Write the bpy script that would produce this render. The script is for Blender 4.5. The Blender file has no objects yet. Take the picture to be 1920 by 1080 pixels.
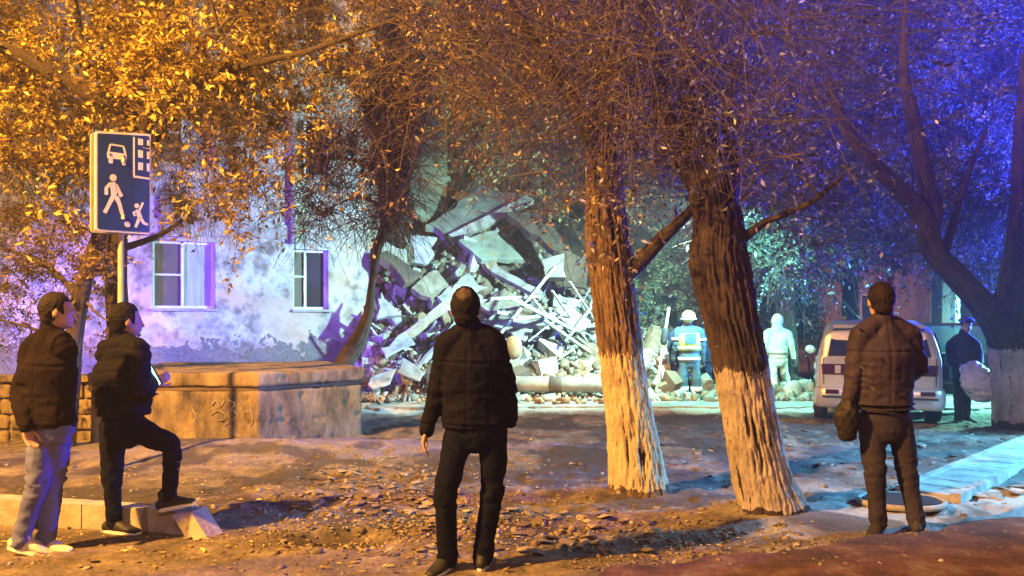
import bpy, bmesh, math, random
import numpy as np
from mathutils import Vector, Matrix

# ------------------------------------------------------------------ camera, world, lamps, exposure
SC = bpy.context.scene
COL = SC.collection
F, HZ, CX, H = 1500.0, 599.0, 960.0, 1.57          # focal length in px of a 1920 px frame, horizon row, eye height
cam_d = bpy.data.cameras.new('camera')
cam_d.lens = F / 1920 * 36; cam_d.sensor_width = 36
cam_d.shift_y = (HZ - 540) / 1920
cam_d.clip_end = 500
cam = bpy.data.objects.new('camera', cam_d); COL.objects.link(cam)
cam.location = (0, 0, H); cam.rotation_euler = (math.pi / 2, 0, 0)
SC.camera = cam

world = bpy.data.worlds.new('World'); SC.world = world; world.use_nodes = True
wn = world.node_tree; wn.nodes.clear()
sky = wn.nodes.new('ShaderNodeTexSky'); sky.sky_type = 'NISHITA'; sky.sun_disc = False
sky.sun_elevation = math.radians(-4); sky.sun_rotation = math.radians(200)
wbg = wn.nodes.new('ShaderNodeBackground'); wbg.inputs['Strength'].default_value = 0.9
wo = wn.nodes.new('ShaderNodeOutputWorld')
wn.links.new(sky.outputs[0], wbg.inputs[0]); wn.links.new(wbg.outputs[0], wo.inputs[0])

def lamp(name, kind, loc, target, col, power, size=0.25, angle=80, blend=0.6):
    d = bpy.data.lights.new(name, kind); d.color = col; d.energy = power
    if kind == 'SUN': d.angle = size
    else: d.shadow_soft_size = size
    if kind == 'SPOT': d.spot_size = math.radians(angle); d.spot_blend = blend
    o = bpy.data.objects.new(name, d); COL.objects.link(o); o.location = loc
    o.rotation_euler = (Vector(target) - Vector(loc)).to_track_quat('-Z', 'Y').to_euler()
    return o

lamp('violet_fill_sun', 'SUN', (0, 0, 20), (0.3, 1, 19), (0.42, 0.38, 1.0), 0.08, 0.4)  # weak violet sun lamp added as ambient fill
lamp('sodium_street_lamp', 'SPOT', (-7.6, 1.4, 7.6), (-3.0, 9.0, 2.4), (1.0, 0.48, 0.09), 21500, 0.16, 112, 0.8)
lamp('warm_street_lamp', 'SPOT', (1.5, -6.0, 8.0), (1.6, 9.0, 0.2), (1.0, 0.50, 0.36), 2600, 0.2, 66, 0.8)
lamp('rescue_floodlight', 'SPOT', (3.5, 13.9, 3.6), (-1.2, 18.6, 1.5), (0.52, 1.0, 0.90), 4600, 0.12, 120, 0.6)
lamp('rescue_floodlight', 'SPOT', (3.9, 14.0, 3.6), (5.0, 16.6, 0.2), (0.22, 1.0, 0.86), 1900, 0.12, 115, 0.6)  # second head added to throw cyan on the coveralls, bush and path
lamp('added_wall_spot', 'SPOT', (3.7, 13.8, 3.8), (-3.6, 18.8, 2.6), (0.42, 0.95, 1.0), 4200, 0.12, 46, 1.0)  # extra cyan spot added to brighten the apartment wall
lamp('yard_floodlight', 'SPOT', (13.0, 15.6, 2.2), (8.6, 15.0, 0.2), (0.25, 1.0, 0.80), 12000, 0.15, 62, 0.6)
lamp('police_beacon', 'SPOT', (12.2, 13.6, 3.0), (6.5, 13.0, 6.2), (0.03, 0.05, 1.0), 60000, 0.1, 110, 0.8)
lamp('patrol_beacon', 'SPOT', (-9.4, 10.6, 2.3), (-6.4, 17.0, 1.3), (0.20, 0.06, 1.0), 7000, 0.12, 74, 0.8)
lamp('added_violet_wall_spot', 'SPOT', (3.3, 13.6, 2.6), (-6.2, 17.4, 0.9), (0.14, 0.10, 1.0), 1800, 0.12, 21, 0.9)  # narrow spot added to tint the wall blue-violet, no such fixture
lamp('added_blue_crown_fill', 'SPOT', (8.2, 5.6, 3.2), (1.8, 8.0, 6.6), (0.12, 0.12, 1.0), 4500, 0.15, 76, 0.6)  # blue fill added for the crowns of the whitewashed trees
lamp('added_far_wall_lamp', 'SPOT', (15, 24, 5.5), (10, 30, 1.6), (1.0, 0.50, 0.45), 900, 0.15, 100, 0.8)  # warm lamp added to light the far pink wall
lamp('work_light', 'SPOT', (10.0, 8.2, 3.4), (5.0, 8.9, 0.0), (0.12, 0.55, 1.0), 11000, 0.15, 62, 0.8)

SC.view_settings.view_transform = 'Standard'; SC.view_settings.look = 'None'
SC.view_settings.gamma = 1; SC.view_settings.use_curve_mapping = False
SC.view_settings.exposure = 0.25
SC.cycles.max_bounces = 5; SC.cycles.diffuse_bounces = 3; SC.cycles.glossy_bounces = 2
SC.cycles.transparent_max_bounces = 6; SC.cycles.sample_clamp_indirect = 4
SC.cycles.use_denoising = True

# ------------------------------------------------------------------ small tools
R = random.Random(7)
RN = np.random.RandomState(7)

def P(px, py, D):                       # a point seen at (px, py) of the photograph, D metres away
    return np.array([(px - CX) / F * D, D, H + (HZ - py) / F * D])
def PG(px, py):                         # the ground point there
    return P(px, py, F * H / (py - HZ))
def nrm(v):
    v = np.asarray(v, float); return v / (np.linalg.norm(v) + 1e-12)

def _hash(ix, iy, iz, s):
    h = (ix * 374761393 + iy * 668265263 + iz * 2147483647 % 4294967291 + iz * 1274126177 + s * 974634777) & 0xffffffff
    h = ((h ^ (h >> 13)) * 1274126177) & 0xffffffff
    return ((h ^ (h >> 16)) & 0xffff) / 65535.0
def vnoise(p, s=0):
    p = np.asarray(p, float); i = np.floor(p).astype(np.int64); f = p - i; f = f * f * (3 - 2 * f)
    x, y, z = i[:, 0], i[:, 1], i[:, 2]; r = 0
    for dx in (0, 1):
        wx = f[:, 0] if dx else 1 - f[:, 0]
        for dy in (0, 1):
            wy = f[:, 1] if dy else 1 - f[:, 1]
            for dz in (0, 1):
                wz = f[:, 2] if dz else 1 - f[:, 2]
                r = r + wx * wy * wz * _hash(x + dx, y + dy, z + dz, s)
    return r
def fbm(p, o=4, s=0):
    r = 0; a = 0.5; t = 0
    for k in range(o):
        r = r + a * vnoise(np.asarray(p) * 2 ** k, s + k); t += a; a *= 0.5
    return r / t

class MB:
    def __init__(s): s.v = []; s.f = []; s.m = []; s.n = 0
    def add(s, v, f, m=0):
        v = np.asarray(v, float); s.v.append(v)
        for q in f: s.f.append([a + s.n for a in q]); s.m.append(m)
        s.n += len(v)
    def verts(s): return np.concatenate(s.v) if s.v else np.zeros((0, 3))

ORG = {}
def link(name, me, parent=None):
    o = bpy.data.objects.new(name, me); COL.objects.link(o)
    if parent is not None: o.parent = parent
    return o
def mesh_np(name, v, f, mats, mi=None, smooth=False, org=None):
    v = np.asarray(v, float)
    if org is not None: v = v - np.asarray(org)
    me = bpy.data.meshes.new(name)
    if isinstance(f, np.ndarray) and f.ndim == 2:
        k = f.shape[1]; n = len(f)
        me.vertices.add(len(v)); me.vertices.foreach_set('co', v.ravel().astype(np.float32))
        me.loops.add(n * k); me.loops.foreach_set('vertex_index', f.ravel().astype(np.int32))
        me.polygons.add(n); me.polygons.foreach_set('loop_start', np.arange(0, n * k, k, dtype=np.int32))
        me.update(calc_edges=True)
    else:
        me.from_pydata(v.tolist(), [], f)
    for m in (mats if isinstance(mats, (list, tuple)) else [mats]): me.materials.append(m)
    if mi is not None: me.polygons.foreach_set('material_index', np.asarray(mi, np.int32))
    if smooth: me.polygons.foreach_set('use_smooth', np.ones(len(me.polygons), bool))
    me.update(); return me
def org_of(p): return ORG.get(p.name, np.zeros(3)) if p is not None else np.zeros(3)
def build(name, mb, mats, parent=None, smooth=False):
    me = mesh_np(name, mb.verts(), mb.f, mats, mb.m, smooth, org_of(parent))
    o = link(name, me, parent); ORG[o.name] = org_of(parent); return o
def tag(o, label=None, cat=None, group=None, kind=None):
    if label: o['label'] = label
    if cat: o['category'] = cat
    if group: o['group'] = group
    if kind: o['kind'] = kind
    return o
def thing(name, label, cat, loc, group=None):
    o = bpy.data.objects.new(name, None); COL.objects.link(o); o.empty_display_size = .2
    o.location = tuple(loc); ORG[o.name] = np.array(loc, float)
    return tag(o, label, cat, group)

def box(mb, c, s, m=0, rot=None):
    c = np.asarray(c, float); h = np.asarray(s, float) / 2
    v = np.array([[x, y, z] for x in (-1, 1) for y in (-1, 1) for z in (-1, 1)]) * h
    if rot is not None: v = v @ np.asarray(rot).T
    mb.add(v + c, [[0, 1, 3, 2], [4, 6, 7, 5], [0, 4, 5, 1], [2, 3, 7, 6], [0, 2, 6, 4], [1, 5, 7, 3]], m)
def slab4(mb, q, t, m=0):               # four front corners, pushed back by the vector t
    q = np.asarray(q, float); t = np.asarray(t, float)
    mb.add(np.concatenate([q, q + t]), [[0, 1, 2, 3], [7, 6, 5, 4], [0, 4, 5, 1], [1, 5, 6, 2], [2, 6, 7, 3], [3, 7, 4, 0]], m)
def prism(mb, poly, t, m=0):
    q = np.asarray(poly, float); n = len(q); t = np.asarray(t, float)
    f = [list(range(n)), list(range(2 * n - 1, n - 1, -1))] + [[i, i + n, (i + 1) % n + n, (i + 1) % n] for i in range(n)]
    mb.add(np.concatenate([q, q + t]), f, m)
def catmull(pts, k):
    pts = np.asarray(pts, float)
    if len(pts) < 3 or k < 2:
        return pts
    p = np.vstack([2 * pts[0] - pts[1], pts, 2 * pts[-1] - pts[-2]]); out = []
    for i in range(1, len(p) - 2):
        for j in range(k):
            t = j / k
            out.append(0.5 * (2 * p[i] + (p[i + 1] - p[i - 1]) * t + (2 * p[i - 1] - 5 * p[i] + 4 * p[i + 1] - p[i + 2]) * t * t + (3 * p[i] - p[i - 1] - 3 * p[i + 1] + p[i + 2]) * t ** 3))
    out.append(p[-2]); return np.array(out)
def loft(mb, pts, rw, rd=None, side=(1, 0, 0), seg=14, k=4, m=0, cap=True):
    n = len(pts); rw = np.broadcast_to(np.asarray(rw, float), (n,)); rd = rw if rd is None else np.broadcast_to(np.asarray(rd, float), (n,))
    a = catmull(np.column_stack([np.asarray(pts, float), rw, rd]), k)
    c, rw, rd = a[:, :3], np.maximum(a[:, 3], 1e-3), np.maximum(a[:, 4], 1e-3)
    if cap:
        d0 = nrm(c[0] - c[1]); d1 = nrm(c[-1] - c[-2]); r0 = min(rw[0], rd[0]); r1 = min(rw[-1], rd[-1])
        c = np.vstack([c[0] + d0 * r0 * .9, c[0] + d0 * r0 * .6, c, c[-1] + d1 * r1 * .6, c[-1] + d1 * r1 * .9])
        rw = np.r_[rw[0] * .4, rw[0] * .8, rw, rw[-1] * .8, rw[-1] * .4]; rd = np.r_[rd[0] * .4, rd[0] * .8, rd, rd[-1] * .8, rd[-1] * .4]
    T = np.gradient(c, axis=0); T /= np.linalg.norm(T, axis=1)[:, None] + 1e-12
    U = np.asarray(side, float) - T * (T @ np.asarray(side, float))[:, None]
    U /= np.linalg.norm(U, axis=1)[:, None] + 1e-12
    V = np.cross(T, U); th = np.linspace(0, 2 * np.pi, seg, endpoint=False)
    v = c[:, None] + U[:, None] * (rw[:, None] * np.cos(th))[..., None] + V[:, None] * (rd[:, None] * np.sin(th))[..., None]
    N = len(c); f = [[i * seg + j, i * seg + (j + 1) % seg, (i + 1) * seg + (j + 1) % seg, (i + 1) * seg + j] for i in range(N - 1) for j in range(seg)]
    f += [list(range(seg))[::-1], [(N - 1) * seg + j for j in range(seg)]]
    mb.add(v.reshape(-1, 3), f, m)
def ell(mb, c, r, ax=None, seg=16, m=0):
    c = np.asarray(c, float); A = np.eye(3) if ax is None else np.asarray(ax, float)
    n = seg // 2; v = []
    for i in range(1, n):
        for j in range(seg):
            a, b = math.pi * i / n, 2 * math.pi * j / seg
            v.append([math.sin(a) * math.cos(b), math.sin(a) * math.sin(b), math.cos(a)])
    v += [[0, 0, 1], [0, 0, -1]]; v = np.array(v) * r
    f = [[i * seg + j, (i + 1) * seg + j, (i + 1) * seg + (j + 1) % seg, i * seg + (j + 1) % seg] for i in range(n - 2) for j in range(seg)]
    t = (n - 1) * seg
    f += [[t, j, (j + 1) % seg] for j in range(seg)] + [[t + 1, (n - 2) * seg + (j + 1) % seg, (n - 2) * seg + j] for j in range(seg)]
    mb.add(v @ A + c, f, m)

def remesh(mb, vox, smooth=2):
    me = bpy.data.meshes.new('tmp'); me.from_pydata(mb.verts().tolist(), [], mb.f); me.update()
    o = bpy.data.objects.new('tmp', me); COL.objects.link(o)
    md = o.modifiers.new('r', 'REMESH'); md.mode = 'VOXEL'; md.voxel_size = vox; md.use_smooth_shade = True
    if smooth:
        sm = o.modifiers.new('s', 'SMOOTH'); sm.iterations = smooth; sm.factor = .5
    dg = bpy.context.evaluated_depsgraph_get(); ev = o.evaluated_get(dg)
    out = bpy.data.meshes.new_from_object(ev)
    bpy.data.objects.remove(o); bpy.data.meshes.remove(me)
    out.polygons.foreach_set('use_smooth', np.ones(len(out.polygons), bool))
    return out
def get_v(me):
    a = np.empty(len(me.vertices) * 3, np.float32); me.vertices.foreach_get('co', a); return a.reshape(-1, 3).astype(float)
def get_n(me):
    a = np.empty(len(me.vertices) * 3, np.float32); me.vertex_normals.foreach_get('vector', a); return a.reshape(-1, 3).astype(float)
def set_v(me, v): me.vertices.foreach_set('co', np.asarray(v, np.float32).ravel()); me.update()

# ------------------------------------------------------------------ materials
class NT:
    def __init__(s, name):
        s.m = bpy.data.materials.new(name); s.m.use_nodes = True; s.t = s.m.node_tree; s.t.nodes.clear()
        s.out = s.n('ShaderNodeOutputMaterial'); s.bs = s.n('ShaderNodeBsdfPrincipled'); s.l(s.bs.outputs[0], s.out.inputs[0])
    def n(s, ty, **k):
        x = s.t.nodes.new(ty)
        for a, b in k.items(): setattr(x, a, b)
        return x
    def l(s, a, b): s.t.links.new(a, b)
    def co(s, geo=False):
        return s.n('ShaderNodeNewGeometry').outputs['Position'] if geo else s.n('ShaderNodeTexCoord').outputs['Object']
    def noise(s, scale, det=5, rough=.6, vec=None, stretch=None):
        x = s.n('ShaderNodeTexNoise'); x.inputs['Scale'].default_value = scale; x.inputs['Detail'].default_value = det; x.inputs['Roughness'].default_value = rough
        v = vec if vec is not None else s.co(True)
        if stretch:
            mp = s.n('ShaderNodeMapping'); mp.inputs['Scale'].default_value = stretch; s.l(v, mp.inputs[0]); v = mp.outputs[0]
        s.l(v, x.inputs['Vector']); return x.outputs['Fac']
    def ramp(s, fac, stops):
        r = s.n('ShaderNodeValToRGB'); e = r.color_ramp.elements
        while len(e) < len(stops): e.new(.5)
        for q, (p, c) in zip(e, stops):
            q.position = p; q.color = (*c, 1) if len(c) == 3 else c
        s.l(fac, r.inputs[0]); return r.outputs[0]
    def mix(s, fac, a, b, mode='MIX'):
        x = s.n('ShaderNodeMix', data_type='RGBA', blend_type=mode)
        for sock, val in ((x.inputs[0], fac), (x.inputs[6], a), (x.inputs[7], b)):
            if hasattr(val, 'links'): s.l(val, sock)
            elif isinstance(val, (int, float)): sock.default_value = val
            else: sock.default_value = (*val, 1)
        return x.outputs[2]
    def math(s, op, a, b=0.0, c=None):
        x = s.n('ShaderNodeMath', operation=op)
        for i, v in enumerate((a, b) if c is None else (a, b, c)):
            if hasattr(v, 'links'): s.l(v, x.inputs[i])
            else: x.inputs[i].default_value = v
        return x.outputs[0]
    def bump(s, h, dist=.01, st=1.0):
        b = s.n('ShaderNodeBump'); b.inputs['Distance'].default_value = dist; b.inputs['Strength'].default_value = st
        s.l(h, b.inputs['Height']); s.l(b.outputs[0], s.bs.inputs['Normal'])
    def col(s, c):
        if hasattr(c, 'links'): s.l(c, s.bs.inputs['Base Color'])
        else: s.bs.inputs['Base Color'].default_value = (*c, 1)
    def set(s, **k):
        for a, b in k.items(): s.bs.inputs[a.replace('_', ' ')].default_value = b
        return s

def m_basic(name, c, c2=None, scale=8, rough=.85, bump=.004, bscale=40, metal=0, geo=True, stretch=None, det=6):
    n = NT(name); c2 = c2 or tuple(x * .6 for x in c)
    f = n.noise(scale, det, .65, n.co(geo), stretch)
    n.col(n.ramp(f, [(.32, c2), (.68, c)])); n.set(Roughness=rough, Metallic=metal)
    if bump: n.bump(n.noise(bscale, 5, .7, n.co(geo), stretch), bump)
    return n.m
def m_cloth(name, c, rough=.9, bump=.003, scale=30, sheen=.0, spec=.3):
    n = NT(name); f = n.noise(6, 4, .6, n.co(True)); n.col(n.ramp(f, [(.3, tuple(x * .7 for x in c)), (.7, tuple(x * 1.2 for x in c))]))
    n.set(Roughness=rough); n.bs.inputs['Specular IOR Level'].default_value = spec
    a = n.noise(scale, 3, .6, n.co(True)); b = n.noise(500, 2, .5, n.co(True)); n.bump(n.math('MULTIPLY_ADD', b, .12, a), bump)
    return n.m
def m_leaf(name, stops, trans=.35):
    n = NT(name); g = n.n('ShaderNodeNewGeometry')
    c = n.ramp(g.outputs['Random Per Island'], stops); n.col(c); n.set(Roughness=.6)
    tr = n.n('ShaderNodeBsdfTranslucent'); n.l(c, tr.inputs[0]); mx = n.n('ShaderNodeMixShader'); mx.inputs[0].default_value = trans
    n.l(n.bs.outputs[0], mx.inputs[1]); n.l(tr.outputs[0], mx.inputs[2]); n.l(mx.outputs[0], n.out.inputs[0])
    return n.m
def m_island(name, stops, rough=.9, bump=.01, bscale=14):
    n = NT(name); g = n.n('ShaderNodeNewGeometry'); oi = n.n('ShaderNodeObjectInfo')
    a = n.math('FRACT', n.math('ADD', g.outputs['Random Per Island'], oi.outputs['Random']))
    c = n.ramp(a, stops); f = n.noise(9, 6, .7)
    n.col(n.mix(n.ramp(f, [(.35, (0, 0, 0)), (.62, (.8, .8, .8))]), c, (.11, .08, .055))); n.set(Roughness=rough); n.bump(n.noise(bscale, 5, .7), bump)
    return n.m

def m_ground():
    n = NT('dirt'); co = n.co(True)
    big = n.noise(.55, 5, .6, co); mid = n.noise(3.2, 7, .7, co); fine = n.noise(28, 6, .75, co); grit = n.noise(120, 3, .8, co)
    c = n.ramp(mid, [(.25, (.030, .020, .015)), (.42, (.11, .078, .054)), (.56, (.26, .19, .13)), (.75, (.50, .40, .30))])
    c = n.mix(n.ramp(big, [(.40, (0, 0, 0)), (.62, (.75, .75, .75))]), c, n.ramp(fine, [(.3, (.045, .034, .026)), (.7, (.20, .15, .11))]))
    c = n.mix(.55, c, n.ramp(fine, [(.28, (.25, .25, .25)), (.5, (.85, .85, .85)), (.75, (1.6, 1.55, 1.5))]), 'MULTIPLY')
    at = n.n('ShaderNodeAttribute', attribute_name='pale'); c = n.mix(at.outputs['Fac'], c, n.ramp(fine, [(.25, (.26, .22, .19)), (.7, (.62, .56, .50))]))
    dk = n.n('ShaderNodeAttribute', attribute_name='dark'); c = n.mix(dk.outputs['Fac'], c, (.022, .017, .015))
    n.col(c); n.set(Roughness=.92)
    n.bump(n.math('ADD', n.math('MULTIPLY', fine, .7), n.math('MULTIPLY', grit, .25)), .035)
    return n.m
def m_plaster():
    n = NT('old_plaster'); co = n.co(True)
    z = n.n('ShaderNodeSeparateXYZ'); n.l(co, z.inputs[0])
    a = n.noise(.9, 5, .6, co); b = n.noise(2.3, 6, .65, co); fine = n.noise(16, 6, .7, co)
    c = n.ramp(b, [(.33, (.08, .062, .045)), (.42, (.19, .16, .12)), (.50, (.36, .34, .31)), (.58, (.52, .52, .50)), (.68, (.20, .25, .17))])
    c = n.mix(n.ramp(a, [(.50, (0, 0, 0)), (.58, (.75, .75, .75))]), c, (.50, .38, .24))
    c = n.mix(n.ramp(fine, [(.35, (.35, .35, .35)), (.6, (0, 0, 0))]), c, (.30, .28, .26))
    edge = n.math('ADD', z.outputs['Z'], n.math('MULTIPLY', n.math('SUBTRACT', b, .5), -2.6))
    edge = n.math('ADD', edge, n.math('MULTIPLY', n.math('SUBTRACT', fine, .5), .25))
    pl = n.ramp(edge, [(.98, (.92, .92, .92)), (1.0, (0, 0, 0))])
    c = n.mix(pl, c, n.ramp(fine, [(.3, (.06, .055, .05)), (.7, (.19, .18, .165))]))
    n.col(c); n.set(Roughness=.9)
    n.bump(n.math('ADD', n.math('MULTIPLY', fine, .4), n.math('MULTIPLY', pl, -.8)), .03)
    return n.m
def m_bark(name, zpaint, dark=(.030, .019, .013), mid=(.085, .055, .036), paint=(.60, .55, .46), wob=.22, cov=.5):
    n = NT(name); co = n.co(True); z = n.n('ShaderNodeSeparateXYZ'); n.l(co, z.inputs[0])
    cr = n.n('ShaderNodeAttribute', attribute_name='crev').outputs['Fac']
    st = n.noise(7, 6, .7, co, (1, 1, .22)); fine = n.noise(45, 5, .7, co, (1, 1, .35))
    c = n.ramp(n.math('ADD', n.math('MULTIPLY', cr, .65), n.math('MULTIPLY', fine, .4)), [(.2, tuple(x * .35 for x in dark)), (.45, dark), (.85, mid)])
    if zpaint:
        e = n.math('ADD', n.math('ADD', z.outputs['Z'], n.math('MULTIPLY', n.math('SUBTRACT', st, .5), -wob * 2)), n.math('MULTIPLY', n.math('SUBTRACT', fine, .5), -.35))
        up = n.ramp(e, [(.0, (1, 1, 1)), (1, (1, 1, 1))])
        up = n.math('LESS_THAN', e, zpaint); dn = n.math('GREATER_THAN', n.math('ADD', z.outputs['Z'], n.math('MULTIPLY', n.noise(9, 3, .6, co), .22)), .20)
        cov_ = n.math('GREATER_THAN', n.math('ADD', n.math('MULTIPLY', cr, .75), n.math('MULTIPLY', fine, .45)), cov)
        f = n.math('MULTIPLY', n.math('MULTIPLY', up, dn), cov_)
        c = n.mix(n.math('MULTIPLY', f, n.ramp(n.noise(3.5, 4, .6, co), [(.35, (.55, .55, .55)), (.6, (.97, .97, .97))])), c, n.ramp(fine, [(.3, tuple(x * .72 for x in paint)), (.65, paint)]))
    n.col(c); n.set(Roughness=.95); n.bump(n.math('ADD', fine, st), .02)
    return n.m
def m_road():
    n = NT('worn_asphalt'); co = n.co(True); f = n.noise(150, 3, .8, co); b = n.noise(2.6, 7, .72, co)
    c = n.ramp(b, [(.34, (.030, .014, .012)), (.47, (.12, .045, .032)), (.56, (.20, .085, .055)), (.68, (.34, .25, .19))])
    c = n.mix(.5, c, n.ramp(f, [(.3, (.3, .3, .3)), (.7, (1.7, 1.7, 1.7))]), 'MULTIPLY')
    n.col(c); n.set(Roughness=.85); n.bump(n.math('ADD', f, n.math('MULTIPLY', n.noise(11, 6, .75, co), 2.0)), .04); return n.m

M = {}
M['dirt'] = m_ground(); M['plaster'] = m_plaster(); M['road'] = m_road()
M['bark1'] = m_bark('bark_first', 1.25, dark=(.045, .024, .013), mid=(.23, .14, .075), paint=(.62, .50, .29), wob=.06, cov=.48)
M['bark2'] = m_bark('bark_second', 1.16, dark=(.018, .011, .012), mid=(.060, .036, .034), paint=(.46, .38, .33), wob=.2, cov=.56)
M['bark3'] = m_bark('bark_right', 1.15, paint=(.6, .56, .54), wob=.1, cov=.4)
M['bark'] = m_bark('bark_plain', 0)
M['twig'] = m_basic('twig_bark', (.11, .072, .050), (.04, .027, .02), 6, .8, 0)
M['twig_dark'] = m_basic('twig_bark_dark', (.11, .065, .04), (.05, .03, .02), 6, .85, 0)
M['leaf_gold'] = m_leaf('leaf_gold', [(0, (.09, .055, .012)), (.3, (.28, .17, .03)), (.6, (.52, .35, .06)), (.85, (.74, .58, .12)), (1, (.82, .72, .25))])
M['leaf_brown'] = m_leaf('leaf_brown', [(0, (.07, .04, .02)), (.45, (.20, .12, .05)), (.8, (.36, .25, .09)), (1, (.55, .42, .16))])
M['leaf_grey'] = m_leaf('leaf_grey', [(0, (.035, .04, .03)), (.5, (.10, .10, .08)), (.85, (.22, .21, .18)), (1, (.45, .42, .38))], .25)
M['leaf_shrub'] = m_leaf('leaf_shrub', [(0, (.03, .05, .03)), (.6, (.11, .14, .08)), (1, (.32, .32, .16))], .25)
M['concrete'] = m_basic('concrete', (.42, .38, .33), (.22, .19, .16), 3, .9, .012, 25)
M['concrete_old'] = m_basic('concrete_stains_leaf_shade', (.36, .26, .13), (.035, .027, .02), 4.0, .92, .03, 22, stretch=(1, 1, .45), det=10)  # dark mottling carries both real stains and leaf shadows put into the colour
M['concrete_pale'] = m_basic('concrete_pale', (.46, .43, .38), (.15, .12, .095), 3.4, .9, .012, 25)
M['slab_green'] = m_basic('slab_green_grey', (.34, .38, .29), (.17, .18, .14), 2.5, .9, .01, 20)
M['slab_tan'] = m_basic('slab_tan', (.38, .31, .22), (.13, .095, .065), 3.5, .9, .01, 20)
M['slab_brown'] = m_basic('slab_brown', (.16, .11, .075), (.06, .04, .03), 2.5, .9, .01, 20)
M['slab_white'] = m_basic('slab_white', (.58, .57, .54), (.20, .175, .15), 3.8, .8, .008, 20)
M['brick'] = m_basic('brick_red', (.34, .17, .10), (.18, .09, .06), 5, .9, .01, 30)
M['wood'] = m_basic('lath_wood', (.55, .45, .32), (.28, .2, .13), 6, .8, .005, 30)
M['lath_pale'] = m_basic('lath_pale', (.55, .55, .52), (.25, .24, .21), 6, .7, .003, 30)
M['chunk'] = m_island('rubble_chunk', [(0, (.06, .035, .022)), (.25, (.24, .13, .07)), (.45, (.42, .29, .17)), (.6, (.30, .28, .25)), (.8, (.52, .48, .42)), (1, (.72, .70, .66))])
M['dust'] = m_island('rubble_dust', [(0, (.14, .09, .06)), (.5, (.24, .18, .13)), (1, (.4, .34, .28))])
M['clod'] = m_island('clod', [(0, (.07, .05, .035)), (.5, (.22, .16, .11)), (.85, (.38, .30, .22)), (1, (.5, .42, .33))], bump=.008, bscale=30)
M['sand'] = m_basic('sandy_dirt', (.42, .32, .2), (.2, .14, .09), 8, .95, .03, 30)
M['kerb'] = m_basic('kerb_concrete', (.40, .34, .26), (.2, .16, .12), 5, .9, .01, 30)
M['frame_white'] = m_basic('window_frame_white', (.74, .74, .74), (.6, .6, .6), 4, .5, 0)
M['curtain'] = m_basic('curtain', (.42, .45, .50), (.24, .26, .30), 2, .9, .004, 6, stretch=(6, 6, .4))
n_ = NT('dark_glass'); n_.col((.035, .028, .03)); n_.set(Roughness=.12); M['glass'] = n_.m
n_ = NT('curtain_behind'); n_.col((.10, .075, .06)); n_.set(Roughness=.6); M['glass_brown'] = n_.m
M['sign_blue'] = m_basic('sign_blue', (.012, .045, .16), (.008, .03, .12), 3, .35, 0)
M['sign_white'] = m_basic('sign_white', (.80, .76, .66), (.70, .66, .56), 5, .4, 0)
M['steel'] = m_basic('galvanised_steel', (.55, .47, .33), (.38, .32, .22), 6, .45, .001, 20)
M['skin'] = m_basic('skin', (.50, .29, .20), (.42, .22, .15), 20, .55, .001, 80)
M['hair'] = m_cloth('hair_black', (.005, .004, .004), .7, .012, 60, spec=.15)
M['thin_hair'] = m_cloth('thin_hair', (.05, .03, .024), .7, .01, 60)
M['hair_brown'] = m_cloth('hair_brown', (.018, .011, .009), .7, .012, 60, spec=.15)
M['black_jacket'] = m_cloth('black_jacket', (.004, .004, .010), .8, .008, 16, spec=.07)
M['black_puffer'] = m_cloth('black_puffer', (.006, .005, .008), .8, .004, 25, spec=.07)
M['black_coat'] = m_cloth('brown_black_coat', (.010, .006, .007), .95, spec=.08)
M['brown_jacket'] = m_cloth('brown_jacket', (.032, .022, .040), .7, .006, 18, spec=.22)
M['navy'] = m_cloth('navy_trousers', (.004, .005, .013), .95, .006, 22, spec=.08)
M['grey_trousers'] = m_cloth('grey_trousers', (.034, .028, .044), .95, .006, 22, spec=.1)
M['pale_jeans'] = m_cloth('pale_jeans', (.11, .12, .26), .9, .005, 22)
M['shoe_black'] = m_cloth('shoe_black', (.02, .018, .018), .6, .002, 50)
M['shoe_cream'] = m_cloth('shoe_cream', (.62, .52, .40), .6, .003, 50)
M['shoe_grey'] = m_cloth('shoe_grey', (.028, .022, .026), .7, .003, 50)
M['sole'] = m_basic('sole_white', (.74, .70, .60), (.6, .56, .48), 20, .6, 0)
M['coverall'] = m_cloth('pale_coverall', (.62, .66, .56), .8, .012, 14)
M['fire_dark'] = m_cloth('turnout_dark', (.05, .09, .12), .8)
M['fire_lime'] = m_cloth('vest_lime', (.42, .60, .08), .7)
M['reflective'] = m_basic('reflective_tape', (.80, .80, .74), (.7, .7, .66), 8, .3, 0)
M['helmet'] = m_basic('helmet', (.72, .62, .30), (.6, .42, .15), 6, .35, 0)
M['police_navy'] = m_cloth('uniform_navy', (.02, .025, .06), .8)
M['cap_blue'] = m_cloth('cap_blue', (.10, .14, .32), .7)
M['plastic_bag'] = m_basic('plastic_bag', (.50, .54, .72), (.32, .36, .55), 5, .35, .03, 9)
M['bag_black'] = m_cloth('bag_black', (.02, .015, .015), .6, .01, 12)
M['car_paint'] = m_basic('car_paint', (.62, .60, .58), (.50, .48, .47), 1.5, .32, 0, metal=.5)
M['tail_red'] = m_basic('tail_lamp_red', (.06, .008, .014), (.04, .006, .01), 4, .2, 0)
M['rubber'] = m_basic('rubber', (.02, .02, .022), (.012, .012, .012), 20, .8, .002, 50)
M['dark_trim'] = m_basic('dark_trim', (.03, .03, .035), (.02, .02, .02), 10, .5, 0)
M['pink_wall'] = m_basic('pink_plaster', (.46, .25, .20), (.24, .12, .10), .8, .9, .03, 5, stretch=(3, 1, .35))
M['dark_wall'] = m_basic('dark_interior_wall', (.20, .16, .13), (.09, .07, .06), 1.2, .9, .02, 8)
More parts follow.
